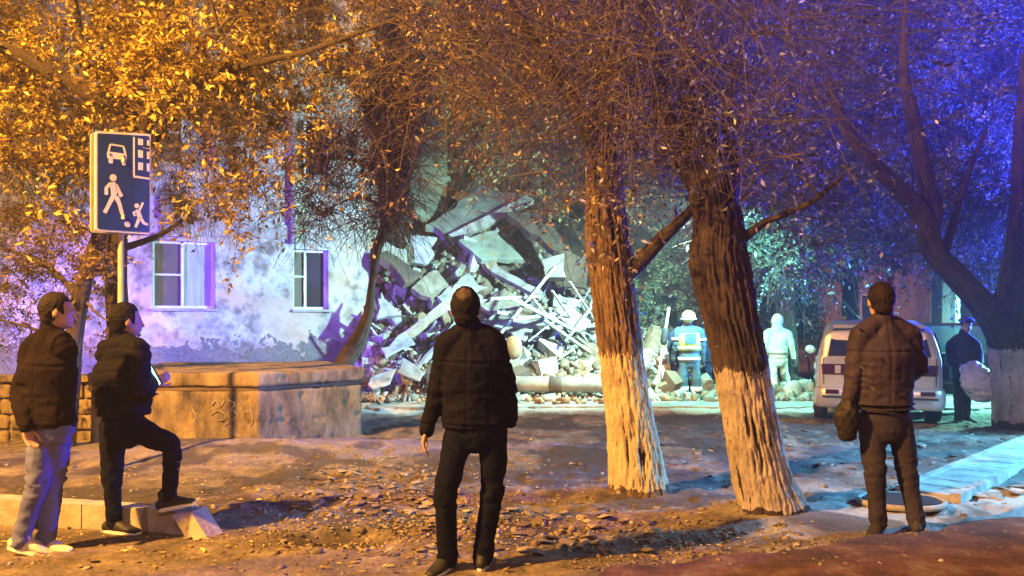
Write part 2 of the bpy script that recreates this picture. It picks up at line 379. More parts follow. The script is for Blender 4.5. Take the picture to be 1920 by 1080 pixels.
M['green_wall'] = m_basic('green_wall', (.42, .52, .42), (.28, .34, .27), 1.5, .9, .01, 8)
M['cushion'] = m_basic('tan_foam', (.52, .33, .14), (.34, .2, .09), 6, .8, .02, 15)
n_ = NT('phone_screen'); n_.col((.02, .02, .02)); n_.bs.inputs['Emission Color'].default_value = (.45, .95, 1, 1); n_.bs.inputs['Emission Strength'].default_value = 2.2; M['screen'] = n_.m
n_ = NT('car_glass'); n_.col((.03, .035, .045)); n_.set(Roughness=.06); n_.bs.inputs['Specular IOR Level'].default_value = .7; M['car_glass'] = n_.m
n_ = NT('clear_glass'); n_.col((.30, .62, .60)); n_.set(Roughness=.2); n_.bs.inputs['Transmission Weight'].default_value = .75; M['door_glass'] = n_.m

# ------------------------------------------------------------------ ground
def smooth(a, b, x): t = np.clip((x - a) / (b - a), 0, 1); return t * t * (3 - 2 * t)
PIT = PG(640, 1008)
def gz_arr(x, y):
    p = np.column_stack([x, y, np.zeros_like(x)])
    z = (fbm(p * .7, 3, 3) - .5) * .06
    n1 = fbm(p * np.array([3.0, 3.6, 1]), 5, 11); n2 = fbm(p * np.array([9, 12, 1]), 4, 21)
    rough = smooth(5.6, 6.6, y + .35 * (fbm(p * 1.1, 3, 5) - .5) * 6) * (1 - smooth(13.4, 14.2, y))
    rough = rough * (.35 + .65 * smooth(-3.2, -1.8, x))
    z += rough * ((n1 - .5) * .12 + np.abs(n2 - .5) * -.09) + (1 - rough) * ((n1 - .5) * .025 + (n2 - .5) * .012)
    dp = ((x - PIT[0]) / .40) ** 2 + ((y - PIT[1]) / .26) ** 2 + (n1 - .5) * .8
    z -= .075 * (1 - smooth(.55, 1.0, dp))
    z += .13 * np.exp(-(((x + 3.0) / 2.2) ** 2 + ((y - 9.6) / .8) ** 2)) + .07 * np.exp(-(((x - 1.15) / .6) ** 2 + ((y - 7.2) / .5) ** 2)) + .08 * np.exp(-(((x - 2.0) / .6) ** 2 + ((y - 6.4) / .5) ** 2))
    return z
def gz(x, y): return float(gz_arr(np.array([x]), np.array([y]))[0])

def make_ground():
    xs = np.linspace(-10, 11, 560); ys = 2.2 + (np.linspace(0, 1, 330) ** 1.35) * 14.8
    X, Y = np.meshgrid(xs, ys); x, y = X.ravel(), Y.ravel(); z = gz_arr(x, y)
    nx, ny = len(xs), len(ys)
    i = (np.arange(ny - 1)[:, None] * nx + np.arange(nx - 1)).ravel()
    f = np.column_stack([i, i + 1, i + nx + 1, i + nx])
    me = mesh_np('ground', np.column_stack([x, y, z]), f, M['dirt'], smooth=True)
    p = np.column_stack([x, y, np.zeros_like(x)]); nn = fbm(p * 1.6, 5, 40)
    pale = smooth(1.3, 2.6, x + (nn - .5) * 3) * (1 - smooth(6.1, 7.6, y + (nn - .5) * 4)) * smooth(4.9, 5.6, y) * .8
    pale = np.maximum(pale, smooth(2.6, 4.2, x) * smooth(.40, .6, nn) * .85 * (1 - smooth(12, 13.5, y)))
    pale = np.maximum(pale, smooth(13.2, 13.7, y + (nn - .5) * 1.0) * .9)
    pale = np.maximum(pale, .35 * np.exp(-(((x + 2.6) / 2.4) ** 2 + ((y - 9.3) / .9) ** 2)))
    dark = np.maximum(smooth(.44, .56, nn) * smooth(7.2, 8.2, y) * (1 - smooth(13.2, 13.7, y)) * smooth(-1.6, -.2, x) * .85, smooth(.50, .60, fbm(p * 2.3, 5, 61)) * smooth(5.2, 5.9, y) * (1 - smooth(13.2, 13.7, y)) * .7)
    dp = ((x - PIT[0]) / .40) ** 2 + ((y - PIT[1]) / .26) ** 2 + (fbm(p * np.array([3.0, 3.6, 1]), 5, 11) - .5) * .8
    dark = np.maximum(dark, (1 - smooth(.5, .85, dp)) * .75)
    band = np.abs(y - (5.55 + .05 * x + .5 * (nn - .5))); dark = np.maximum(dark, (1 - smooth(.10, .32, band)) * smooth(-.9, -.3, x) * (1 - smooth(2.0, 2.6, x)) * smooth(.42, .56, fbm(p * 5, 4, 55)) * .8)
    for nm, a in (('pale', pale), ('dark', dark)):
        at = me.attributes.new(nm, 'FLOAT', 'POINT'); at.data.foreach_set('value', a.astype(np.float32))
    o = link('ground', me); tag(o, kind='structure')
    # far terrain reaching the horizon
    mb = MB(); S = 160
    for a, b, c, d in ((-S, 16.9, S, S), (-S, -30, S, 2.3), (-S, 2.2, -9.9, 17), (10.9, 2.2, S, 17)):
        mb.add([[a, b, -.03], [c, b, -.03], [c, d, -.03], [a, d, -.03]], [[0, 1, 2, 3]])
    t = build('terrain', mb, M['sand']); tag(t, kind='structure')
    return o
GROUND = make_ground()

def hull(rs, flat=1.0, n=11):
    bm = bmesh.new()
    for _ in range(n):
        v = nrm(rs.normal(size=3)) * (.75 + .25 * rs.rand()); bm.verts.new((v[0], v[1], v[2] * flat))
    bmesh.ops.convex_hull(bm, input=bm.verts)
    bmesh.ops.delete(bm, geom=[v for v in bm.verts if not v.link_faces], context='VERTS')
    bm.verts.ensure_lookup_table(); v = np.array([list(x.co) for x in bm.verts]); bm.verts.index_update()
    f = [[x.index for x in q.verts] for q in bm.faces]; bm.free(); return v * .5, f
HULLS = [hull(RN, 1, 8 + k % 5) for k in range(12)]
FLATS = [hull(RN, .22, 11) for _ in range(10)]
def brickish(rs, s=(1, .5, .35)):
    v = np.array([[x, y, z] for x in (-.5, .5) for y in (-.5, .5) for z in (-.5, .5)]) * s + rs.normal(size=(8, 3)) * .05
    return v, [[0, 1, 3, 2], [4, 6, 7, 5], [0, 4, 5, 1], [2, 3, 7, 6], [0, 2, 6, 4], [1, 5, 7, 3]]
BOXES = [brickish(RN, (1, .35 + .5 * RN.rand(), .18 + .3 * RN.rand())) for _ in range(10)]
def rot_rand(rs, tilt=3.14):
    return np.array(Matrix.Rotation(rs.rand() * 6.28, 3, 'Z') @ Matrix.Rotation((rs.rand() - .5) * tilt, 3, 'X') @ Matrix.Rotation((rs.rand() - .5) * tilt, 3, 'Y'))
def scatter_join(name, pts, sizes, protos, mat, parent, tilt, kind='stuff', rs=RN, label=None):
    vs, tri, n = [], [], 0
    for p, s in zip(pts, sizes):
        v, f = protos[rs.randint(len(protos))]; v = v @ rot_rand(rs, tilt).T * s + p; vs.append(v)
        for q in f:
            for k in range(1, len(q) - 1): tri.append((q[0] + n, q[k] + n, q[k + 1] + n))
        n += len(v)
    me = mesh_np(name, np.concatenate(vs), np.array(tri), mat, org=org_of(parent) if parent else None)
    return tag(link(name, me, parent), label, kind=kind)

# clods and flakes of broken surface
CL = [mesh_np('clod', v, f, M['clod']) for v, f in FLATS]
rs = np.random.RandomState(3)
areas = [((570, 870, 880, 965), 120), ((760, 1240, 955, 1045), 70), ((1230, 1500, 800, 880), 26), ((1500, 1900, 790, 880), 44), ((1830, 1920, 880, 935), 8), ((250, 420, 960, 1000), 6)]
for (x0, x1, y0, y1), k in areas:
    for _ in range(k):
        px, py = rs.uniform(x0, x1), rs.uniform(y0, y1); g = PG(px, py); s = rs.uniform(.06, .17) if k != 8 else rs.uniform(.2, .34)
        o = link('clod', CL[rs.randint(len(CL))], GROUND); o.location = (g[0], g[1], gz(g[0], g[1]) + .02)
        o.rotation_euler = ((rs.rand() - .5) * .5, (rs.rand() - .5) * .5, rs.rand() * 6.28); o.scale = (s, s, s * rs.uniform(.7, 1.5))
pts, sz = [], []
for _ in range(4000):
    if rs.rand() < .45: px, py = rs.normal(760, 170), rs.uniform(860, 1010)
    elif rs.rand() < .5: px, py = rs.uniform(500, 1500), rs.normal(1000, 26)
    else: px, py = rs.uniform(0, 1920), 770 + 300 * rs.rand() ** 1.3
    py = max(py, 768); g = PG(px, py)
    pts.append([g[0], g[1], gz(g[0], g[1]) + .004]); sz.append(min(.02 + rs.exponential(.022), .09))
scatter_join('gravel', pts, sz, FLATS + HULLS[:3], M['clod'], None, .7, label='loose crumbs of soil and gravel strewn over the yard')

# fallen leaves on the left
def leaf_mesh(name, C, size, mat, parent, rs, droop=.6, aspect=.42, kind='stuff', flat=False):
    C = np.asarray(C); n = len(C); L = size * rs.uniform(.35, 1.4, n)
    d = rs.normal(size=(n, 3)); d[:, 2] = d[:, 2] * (.1 if flat else .6) - (0 if flat else droop); d /= np.linalg.norm(d, axis=1)[:, None]
    u = rs.normal(size=(n, 3)) * (1 if not flat else 1); w = np.cross(d, u)
    if flat: w[:, 2] *= .15
    w /= np.linalg.norm(w, axis=1)[:, None]; nn = np.cross(d, w)
    a = C; b = C + d * (L * .45)[:, None] + w * (L * aspect * .5)[:, None] + nn * (L * .08)[:, None]
    c = C + d * L[:, None]; e = C + d * (L * .45)[:, None] - w * (L * aspect * .5)[:, None] + nn * (L * .08)[:, None]
    v = np.stack([a, b, c, e], 1).reshape(-1, 3); i = np.arange(n) * 4
    f = np.concatenate([np.column_stack([i, i + 1, i + 2]), np.column_stack([i, i + 2, i + 3])])
    me = mesh_np(name, v, f, mat, org=org_of(parent) if parent is not None else None)
    return tag(link(name, me, parent), kind=kind)
C = []
for _ in range(700):
    g = PG(rs.uniform(-50, 1000), 850 + 225 * rs.rand()); C.append([g[0], g[1], gz(g[0], g[1]) + .012])
lo = leaf_mesh('fallen_leaves', C, .05, M['leaf_gold'], None, rs, flat=True); tag(lo, 'fallen yellow leaves scattered over the dirt')

# road, path
def sheet(name, pts, z, mat, thick=.03, n=40, jit=.06, seed=1):
    pts = np.array(pts, float); out = []
    for i in range(len(pts)):
        a, b = pts[i], pts[(i + 1) % len(pts)]; k = max(2, int(np.linalg.norm(b - a) / .12))
        for j in range(k): out.append(a + (b - a) * j / k)
    out = np.array(out); p3 = np.column_stack([out, np.zeros(len(out))])
    out = out + np.column_stack([vnoise(p3 * 3, seed) - .5, vnoise(p3 * 3, seed + 9) - .5]) * jit * 2 + np.column_stack([vnoise(p3 * 9, seed) - .5, vnoise(p3 * 9, seed + 9) - .5]) * jit
    mb = MB(); prism(mb, np.column_stack([out, np.full(len(out), z)])[::1], (0, 0, -thick)); return tag(build(name, mb, mat), kind='structure')
a, b = PG(1150, 1078)[:2], PG(1925, 984)[:2]
sheet('road', [a, b, b + (b - a) * 1.5, [14, 2], [0.1, 2.2]], .052, M['road'], .12, jit=.10)
pts, sz = [], []
for _ in range(900):
    g = PG(rs.uniform(1050, 1920), rs.uniform(990, 1078)); pts.append([g[0], g[1], .05 if g[1] < 4.9 + (g[0] - .62) * .366 else .015]); sz.append(min(.008 + rs.exponential(.012), .05))
scatter_join('road_grit', pts, sz, FLATS + HULLS[:3], M['clod'], None, .7, label='grit and crumbs lying on the worn asphalt road edge')
# paved strip of ribbed slabs running away to the right
ps0, ps1 = PG(1742, 915), PG(1925, 836)
pd = nrm(ps1[:2] - ps0[:2]); pn = np.array([pd[1], -pd[0]])
path = thing('paved_strip', None, None, (ps0[0], ps0[1], 0)); path['kind'] = 'structure'
for k in range(22):
    c = ps0[:2] + pd * (k * .36 - .2); mb = MB()
    rot = np.array([[pd[0], -pd[1], 0], [pd[1], pd[0], 0], [0, 0, 1]]) @ np.array(Matrix.Rotation(rs.uniform(-.02, .02), 3, 'Y'))
    box(mb, (c[0] + pn[0] * .1, c[1] + pn[1] * .1, .0), (.345, .42, .07), 0, rot)
    box(mb, (c[0] + pn[0] * -.14, c[1] + pn[1] * -.14, .012), (.35, .06, .09), 0, rot)
    box(mb, (c[0] + pn[0] * .34, c[1] + pn[1] * .34, .012), (.35, .07, .09), 0, rot); build('slab', mb, M['concrete_pale'], path)
# pale dusty path in front of the ruins
sheet('footpath', [[-2.6, 13.9], [1.5, 14.15], [6.0, 14.0], [12.5, 13.6], [14, 19], [-2.4, 16.6]], .035, M['concrete_pale'], .10, jit=.10, seed=5)

# ------------------------------------------------------------------ kerb on the left with the broken stone
kerb = thing('kerb', None, None, (-3.4, 6.3, 0)); kerb['kind'] = 'structure'
ka, kb = PG(-60, 975), PG(265, 1000)
kd = nrm((kb - ka) * [1, 1, 0]); kn = np.array([-kd[1], kd[0], 0]); L = np.linalg.norm((kb - ka)[:2])
def rotz(d): return np.array([[d[0], -d[1], 0], [d[1], d[0], 0], [0, 0, 1]])
for k in range(3):
    c = ka + kd * (L * (k + .5) / 3) + kn * .08; mb = MB(); box(mb, (c[0], c[1], .05), (L / 3 - .012, .15, .26), 0, rotz(kd))
    build('kerb_stone', mb, M['kerb'], kerb)
st = thing('broken_kerb_stone', 'broken kerb block under the raised shoe of the man in the puffer jacket', 'kerb stone', PG(340, 1005))
mb = MB(); A, B = PG(278, 998), PG(392, 1014)
slab4(mb, [A + [0, 0, -.02], PG(352, 1012) + [0, 0, -.02], P(345, 962, 5.8), P(275, 952, 5.9)], (.0, .22, .02))
slab4(mb, [PG(352, 1014), PG(393, 1016), P(358, 960, 5.78), P(322, 966, 5.7)], (.03, .2, .0))
build('stone', mb, M['kerb'], st)
st['category'] = 'kerb stone'

# ------------------------------------------------------------------ concrete block structure at the left
def bevel_obj(o, w=.01, s=2):
    m = o.modifiers.new('b', 'BEVEL'); m.width = w; m.segments = s; m.limit_method = 'ANGLE'; return o
def rough(mb, name, par, vox=.028, amp=.035, mat='concrete_old'):
    me = remesh(mb, vox, 1); v = get_v(me); a = fbm(v * 2.2, 5, 14) - .5; ed = np.clip(fbm(v * 7, 3, 15) - .62, 0, 1)
    set_v(me, v + get_n(me) * (a * amp - ed * amp * 5)[:, None] - org_of(par)); me.materials.append(M[mat]); return link(name, me, par)
fp = np.array([[-5.25, 9.95], [-3.12, 9.85], [-2.04, 10.9], [-2.9, 12.4], [-5.25, 12.2]])
blk = thing('concrete_cellar_block', 'low stained concrete cellar block with a cap slab and graffiti below the apartment wall', 'concrete block', (-3.6, 10.9, 0))
mb = MB(); prism(mb, np.column_stack([fp, np.full(5, -.15)]), (0, 0, .84)); rough(mb, 'wall', blk)
cen = fp.mean(0); f2 = cen + (fp - cen) * 1.025
mb = MB(); prism(mb, np.column_stack([f2, np.full(5, .735)]), (0, 0, .185)); rough(mb, 'cap_slab', blk)
mb = MB(); prism(mb, np.column_stack([cen + (fp - cen) * .99, np.full(5, .69)]), (0, 0, .045)); build('joint', mb, M['slab_brown'], blk)
mb = MB()
def stroke(mb, pts, D, r=.008, y0=9.85):
    q = [P(a, b, D) for a, b in pts]
    for w in q:
        w[1] = 9.85 - .045 * (w[0] + 3.12) * 1.04 - .006
    loft(mb, q, r, r * .4, seg=6, k=5)
for s_ in ([(428, 750), (440, 757), (434, 768), (446, 778), (432, 790), (420, 800), (430, 812), (452, 818)], [(395, 778), (410, 770), (424, 782), (410, 790), (398, 784)], [(455, 775), (470, 770), (474, 785), (468, 800), (474, 806)], [(396, 760), (405, 752), (412, 762), (420, 752)], [(360, 768), (366, 782), (360, 792)]):
    stroke(mb, s_, 9.86)
g = build('graffiti', mb, M['slab_tan'], blk)

wl = thing('low_stone_wall', 'low wall of rough stone courses at the left behind the walking man', 'wall', (-6.4, 10.3, 0))
mb = MB(); box(mb, (-6.85, 10.45, .34), (3.15, .3, .86)); build('core', mb, M['dark_wall'], wl)
for r_ in range(4):
    x = -8.4 + (r_ % 2) * .2
    while x < -5.35:
        w = R.uniform(.35, .95); mb = MB(); x1 = min(x + w, -5.27)
        if x1 - x > .1:
            box(mb, ((x + x1) / 2, 10.28 + R.uniform(-.02, .02), .05 + r_ * .2), (x1 - x - .02, .08, .18)); rough(mb, 'stone', wl, .03, .05)
        x = x1 + .001
mb = MB(); box(mb, (-6.85, 10.42, .81), (3.15, .42, .07)); build('coping', mb, M['concrete_old'], wl)

# ------------------------------------------------------------------ apartment building
A0 = np.array([-3.36, 19.0]); WD = nrm([-1, -.55]); WN = np.array([WD[1], -WD[0]])      # along the wall, and outwards
if WN[1] > 0: WN = -WN
def wall_u(px):
    r = np.array([(px - CX) / F, 1.0]); Mx = np.column_stack([r, -WD]); t, u = np.linalg.solve(Mx, A0); return u, t
def wp(u, z, off=0): q = A0 + WD * u + WN * off; return np.array([q[0], q[1], z])
def wz(px, py): u, t = wall_u(px); return H + (HZ - py) / F * t
bld = thing('apartment_building', 'pale plastered apartment building with its right end torn off, behind the sign', 'building', wp(4, 0))
ops = []
def rect_px(x0, y0, x1, y1):
    u1, _ = wall_u(x0); u0, _ = wall_u(x1); return u0, wz(x1, y1) * .5 + wz(x0, y1) * .5, u1, wz(x0, y0) * .5 + wz(x1, y0) * .5
W1 = rect_px(286, 452, 404, 578); W2 = rect_px(550, 468, 616, 580)
for dz in (0, 3.05, 6.1):
    for w in (W1, W2): ops.append((w[0], w[1] + dz, w[2], w[3] + dz))
    for du in (4.0, 6.9): ops.append((W1[0] + du, W1[1] + dz, W1[2] + du, W1[3] + dz))
UMAX, ZT, TH = 18.0, 10.2, .42
us = sorted({0, UMAX} | {round(v, 4) for o in ops for v in (o[0], o[2])}); zs = sorted({-.1, ZT} | {round(v, 4) for o in ops for v in (o[1], o[3])})
mb = MB()
def inside(u, z): return any(o[0] < u < o[2] and o[1] < z < o[3] for o in ops)
for i in range(len(us) - 1):
    for j in range(len(zs) - 1):
        if inside((us[i] + us[i + 1]) / 2, (zs[j] + zs[j + 1]) / 2): continue
        mb.add([wp(us[i], zs[j]), wp(us[i + 1], zs[j]), wp(us[i + 1], zs[j + 1]), wp(us[i], zs[j + 1])], [[0, 1, 2, 3]])
for o in ops:
    a, b, c, d = o
    for q in (((a, b), (c, b)), ((c, b), (c, d)), ((c, d), (a, d)), ((a, d), (a, b))):
        (u0, z0), (u1, z1) = q; mb.add([wp(u0, z0), wp(u1, z1), wp(u1, z1, -.26), wp(u0, z0, -.26)], [[0, 1, 2, 3]])
mb.add([wp(0, -.1), wp(0, ZT), wp(0, ZT, -TH), wp(0, -.1, -TH)], [[0, 1, 2, 3]])
mb.add([wp(0, -.1, -TH), wp(UMAX, -.1, -TH), wp(UMAX, ZT, -TH), wp(0, ZT, -TH)], [[0, 1, 2, 3]])
build('wall', mb, M['plaster'], bld)
# string course band between the storeys
for z0 in (wz(480, 447), wz(480, 447) + 3.05):
    mb = MB(); q = [wp(.05, z0, .06), wp(UMAX, z0, .06), wp(UMAX, z0 + .32, .06), wp(.05, z0 + .32, .06)]; slab4(mb, q, [*(WN * -.10), 0]); build('string_course', mb, M['concrete'], bld)
def wbox(mb, u0, z0, u1, z1, o0, o1, m=0):
    slab4(mb, [wp(u0, z0, o1), wp(u1, z0, o1), wp(u1, z1, o1), wp(u0, z1, o1)], [*(WN * (o0 - o1)), 0], m)
for wi, o in enumerate(ops):
    u0, z0, u1, z1 = o; wide = (u1 - u0) > 1.0; fr = MB(); t = .055; o0, o1 = -.25, -.16
    wbox(fr, u0, z0, u1, z0 + t, o0, o1); wbox(fr, u0, z1 - t, u1, z1, o0, o1); wbox(fr, u0, z0 + t, u0 + t, z1 - t, o0, o1); wbox(fr, u1 - t, z0 + t, u1, z1 - t, o0, o1)
    um = u0 + (u1 - u0) * (.52 if wide else .62); wbox(fr, um - t / 2, z0 + t, um + t / 2, z1 - t, o0, o1 + .004)
    zm = z0 + (z1 - z0) * (.5 if wide else .55); wbox(fr, um + t / 2, zm - .02, u1 - t, zm + .02, o0, o1 - .004)
    w = build('window', fr, M['frame_white'], bld)
    for a, b, c, d, mt in ((u0 + t, z0 + t, um - t / 2, z1 - t, 'curtain' if wide else 'glass'), (um + t / 2, z0 + t, u1 - t, zm - .02, 'glass_brown'), (um + t / 2, zm + .02, u1 - t, z1 - t, 'glass_brown')):
        g = MB(); wbox(g, a, b, c, d, o0 + .01, o0 + .03); build('pane', g, M[mt], w)
    s = MB(); wbox(s, u0 - .04, z0 - .06, u1 + .04, z0 - .002, -.15, .07); build('sill', s, M['concrete'], w)
# boarded box above the left window
bx = MB(); uL, _ = wall_u(298); uR, _ = wall_u(354); zb = wz(330, 441)
wbox(bx, uR - .1, zb - .04, uL + .1, zb + .03, 0, .16); build('ledge', bx, M['concrete_pale'], bld)
for k in range(2):
    u0 = uR + (uL - uR) * k / 2; bx = MB(); wbox(bx, u0 + .01, zb + .035, u0 + (uL - uR) / 2 - .01, zb + .8, .062, .10); build('board_panel', bx, M['slab_tan'], bld)
# drainpipe
ud, _ = wall_u(549); mb = MB(); loft(mb, [wp(ud, wz(549, 452), .12), wp(ud, 5, .12), wp(ud, ZT, .12)], .08, seg=12, k=1); build('drainpipe', mb, M['concrete'], bld)
# torn brick edge at the right
for k in range(34):
    z = 0.9 + k * .27; mb = MB(); w = R.uniform(.08, .42); c = wp(-w / 2 + .02, z, -.2)
    box(mb, c, (w, .36, .2), 0, rotz(np.array([WD[0], WD[1]])) @ np.array(Matrix.Rotation(R.uniform(-.12, .12), 3, 'Y'))); build('brick', mb, M['slab_tan'] if k % 3 else M['brick'], bld)

# remains of the collapsed block further back
ru = thing('ruined_stairwell', 'torn open remains of the collapsed block standing behind the rubble heap', 'ruin', (-1, 25, 0))
def wallpart(name, x0, x1, z0, z1, y, th, mat):
    mb = MB(); box(mb, ((x0 + x1) / 2, y + th / 2, (z0 + z1) / 2), (x1 - x0, th, z1 - z0)); return build(name, mb, mat, ru)
wallpart('back_wall', -5.5, 4.6, 0, 11.5, 26.5, .4, M['dark_wall'])
q0, q1 = P(768, 345, 23.5), P(838, 20, 23.5)
wallpart('standing_wall', q0[0], q1[0], 2, 11.2, 23.5, .35, M['green_wall'])
for z in (5.2, 8.3):
    wallpart('floor_slab', -4.4, 3.2, z, z + .22, 24.2, 2.3, M['concrete'])
for x in (.6, 3.0): wallpart('cross_wall', x, x + .3, 2.0, 9.5, 24.4, 2.0, M['dark_wall'])
mb = MB(); loft(mb, [P(770, 256, 22.5), P(835, 275, 22.4)], .07, seg=6, k=1); build('beam', mb, M['concrete_pale'], ru)

# ------------------------------------------------------------------ thin volume added to give the blue glow at upper right
hm_ = bpy.data.materials.new('glow_haze'); hm_.use_nodes = True; ht = hm_.node_tree; ht.nodes.clear(); ho = ht.nodes.new('ShaderNodeOutputMaterial'); hv = ht.nodes.new('ShaderNodeVolumePrincipled')
hv.inputs['Color'].default_value = (.85, .87, .92, 1); hv.inputs['Density'].default_value = .0028; hv.inputs['Anisotropy'].default_value = .2; ht.links.new(hv.outputs[0], ho.inputs['Volume'])
mb = MB(); box(mb, (0, 0, 7.5), (330, 330, 17.5)); tag(build('glow_haze', mb, hm_), kind='stuff')
SC.cycles.volume_max_steps = 64

# ------------------------------------------------------------------ rubble heap
def mz_arr(x, y):
    lat = np.interp(x, [-4.4, -3.4, -2.9, -.6, .6, 1.3, 2.4, 3.4, 4.8, 7.0], [.0, .6, 1, 1, .86, .66, .50, .42, .24, .03])
    p = np.column_stack([x, y, 0 * x]); n = fbm(p * .9, 4, 77) - .5
    t = np.clip((y - 15.6 + n * 1.2) / 6.2, 0, 1); h = 4.15 * (t * .75 + .25 * smooth(0, 1, t)) * lat
    return h * (1 + n * .35) + .02
def mz(x, y): return float(mz_arr(np.array([x]), np.array([y]))[0])
heap = thing('rubble_heap', 'high heap of pulverised plaster and masonry spilled from the collapsed block', 'rubble heap', (-.5, 18, 0))
xs = np.linspace(-4.4, 7.0, 150); ys = np.linspace(15.2, 24.5, 120); X, Y = np.meshgrid(xs, ys); x, y = X.ravel(), Y.ravel()
z = mz_arr(x, y) + (fbm(np.column_stack([x, y, 0 * x]) * 3.2, 4, 9) - .5) * .35 * smooth(15.4, 16.5, y) - .03
i = (np.arange(len(ys) - 1)[:, None] * len(xs) + np.arange(len(xs) - 1)).ravel()
o = link('mound', mesh_np('mound', np.column_stack([x, y, z]), np.column_stack([i, i + 1, i + len(xs) + 1, i + len(xs)]), M['dust'], org=ORG[heap.name]), heap); tag(o, kind='stuff')
rs = np.random.RandomState(11)
pts, sz = [], []
for _ in range(5200):
    x, y = rs.uniform(-3.9, 6.5), 15.0 + 8.5 * rs.rand() ** 1.2
    pts.append([x, y, mz(x, y) + rs.uniform(-.02, .10) if y > 15.3 else .06]); sz.append(min(.06 + rs.exponential(.08), .32))
for k in range(2600):
    px, py = rs.uniform(695, 1125), rs.uniform(430, 735)
    if px > 1000 and py < 540: continue
    D = 16.1 + max(0, (730 - py)) / 45 * .88 - rs.rand() * .5; q = P(px, py, D); pts.append(q); sz.append(min(.05 + rs.exponential(.08), .36))
scatter_join('crumbled_masonry', pts, sz, HULLS + BOXES + BOXES, M['chunk'], heap, 3)
for x0, n in ((.0, 1), ):
    pts = []; sz = []
    for _ in range(420):
        g = P(rs.uniform(955, 1135), 0, rs.uniform(15.6, 16.9)); pts.append([g[0], g[1], rs.uniform(.1, .45) * (1 if g[1] > 15.9 else .5)]); sz.append(rs.uniform(.08, .24))
    for _ in range(180):
        g = PG(rs.uniform(690, 1130), rs.uniform(738, 762)); pts.append([g[0], g[1], .08]); sz.append(rs.uniform(.05, .2))
    scatter_join('brick_bats', pts, sz, BOXES + HULLS[:4], m_island('bats', [(0, (.34, .15, .07)), (.5, (.52, .33, .18)), (1, (.72, .6, .45))]), heap, 3)
CH = [mesh_np('rubble_chunk', v, f, M['chunk']) for v, f in HULLS[:6]] + [mesh_np('rubble_chunk', v, f, M['chunk']) for v, f in BOXES]
for k in range(230):
    x, y = rs.uniform(-3.8, 5.2), rs.uniform(15.9, 22.5); s = rs.uniform(.28, .75)
    o = link('masonry_chunk', CH[rs.randint(len(CH))]); o.location = (x, y, mz(x, y) + s * .12); o.scale = (s,) * 3
    o.rotation_euler = tuple(rs.rand(3) * 6.28); tag(o, 'broken chunk of pale masonry lying loose on the rubble heap', 'rubble chunk', 'masonry chunks on the rubble heap')
v, f = brickish(rs, (1, .035, .022)); LT = [mesh_np('lath', brickish(rs, (1, .03, .02))[0], f, M[m]) for m in ('lath_pale', 'lath_pale', 'wood')]
LT = []
for m in ('lath_pale', 'lath_pale', 'wood'):
    b = np.array([[x, y, z] for x in (-.5, .5) for y in (-.5, .5) for z in (-.5, .5)]) * (1, .035, .022); LT.append(mesh_np('lath', b, f, M[m]))
def lath(p, q, th, m, label='thin pale lath sticking out of the rubble heap', group='laths in the rubble'):
    p, q = np.asarray(p), np.asarray(q); L = np.linalg.norm(q - p); o = link('lath', LT[m]); o.location = tuple((p + q) / 2)
    o.rotation_euler = Vector(q - p).to_track_quat('X', 'Z').to_euler(); o.scale = (L, th / .03, th / .03); tag(o, label if m < 2 else 'thin brown wooden lath sticking out of the rubble heap', 'lath', group if m < 2 else 'brown laths in the rubble')
for a in ((905, 665, 1040, 500), (990, 640, 1092, 560), (1068, 528, 1108, 590), (1000, 560, 1100, 690), (960, 600, 1060, 585), (1020, 600, 1118, 668), (940, 636, 1040, 640), (985, 690, 1110, 655), (960, 560, 1080, 620), (1035, 545, 1100, 640), (1000, 690, 1056, 600), (918, 560, 1010, 556), (930, 585, 1000, 600), (1060, 640, 1120, 560), (1010, 615, 1125, 610)):
    lath(P(a[0], a[1], rs.uniform(16.3, 16.9)), P(a[2], a[3], rs.uniform(16.8, 17.8)), rs.uniform(.04, .09), 0)
for k in range(95):
    px, py = (rs.uniform(900, 1125), rs.uniform(560, 700)) if k < 45 else (rs.uniform(695, 900), rs.uniform(470, 730))
    D = 16.4 + max(0, (720 - py)) / 45 * .95 - .4; c = P(px, py, D); a = rs.uniform(-1, 1) * 1.1; L = rs.uniform(.4, 1.3)
    d = np.array([math.cos(a), rs.uniform(-.5, .5), math.sin(a)]) * L / 2; lath(c - d, c + d, rs.uniform(.03, .07), int(k % 3 == 0) * 2 if k < 45 else 2 * int(k % 2))

def rub_slab(name, q, D, th, mat, label, cat='slab', ribs=0):
    D = D if isinstance(D, (list, tuple)) else [D] * 4
    c = [P(px, py, d) for (px, py), d in zip(q, D)]; n = nrm(np.cross(c[1] - c[0], c[3] - c[0]))
    if n[1] < 0: n = -n
    loc = np.mean(c, 0); mb = MB(); ORG['tmp'] = loc
    c = np.array(c); poly = []
    for i in range(4):
        a, b = c[i], c[(i + 1) % 4]; k = max(2, int(np.linalg.norm(b - a) / .22)); inn = nrm(c.mean(0) - (a + b) / 2)
        for j in range(k):
            poly.append(a + (b - a) * (j + (RN.uniform(-.3, .3) if j else 0)) / k + inn * RN.rand() ** 2 * (.16 if 'beam' not in name else .03))
    prism(mb, np.array(poly), n * th); me = mesh_np(name, mb.verts(), mb.f, mat, mb.m, org=loc)
    o = link(name, me); o.location = tuple(loc); bevel_obj(o, .015); tag(o, label, cat)
    if ribs:
        for k in range(ribs):
            t = (k + .5) / ribs; a = c[0] + (c[3] - c[0]) * t; b = c[1] + (c[2] - c[1]) * t; m2 = MB(); loft(m2, [a - n * .02, b - n * .02], .03, seg=4, k=1)
            link('rib', mesh_np('rib', m2.verts(), m2.f, M['slab_brown'], m2.m, org=loc), o)
    return o
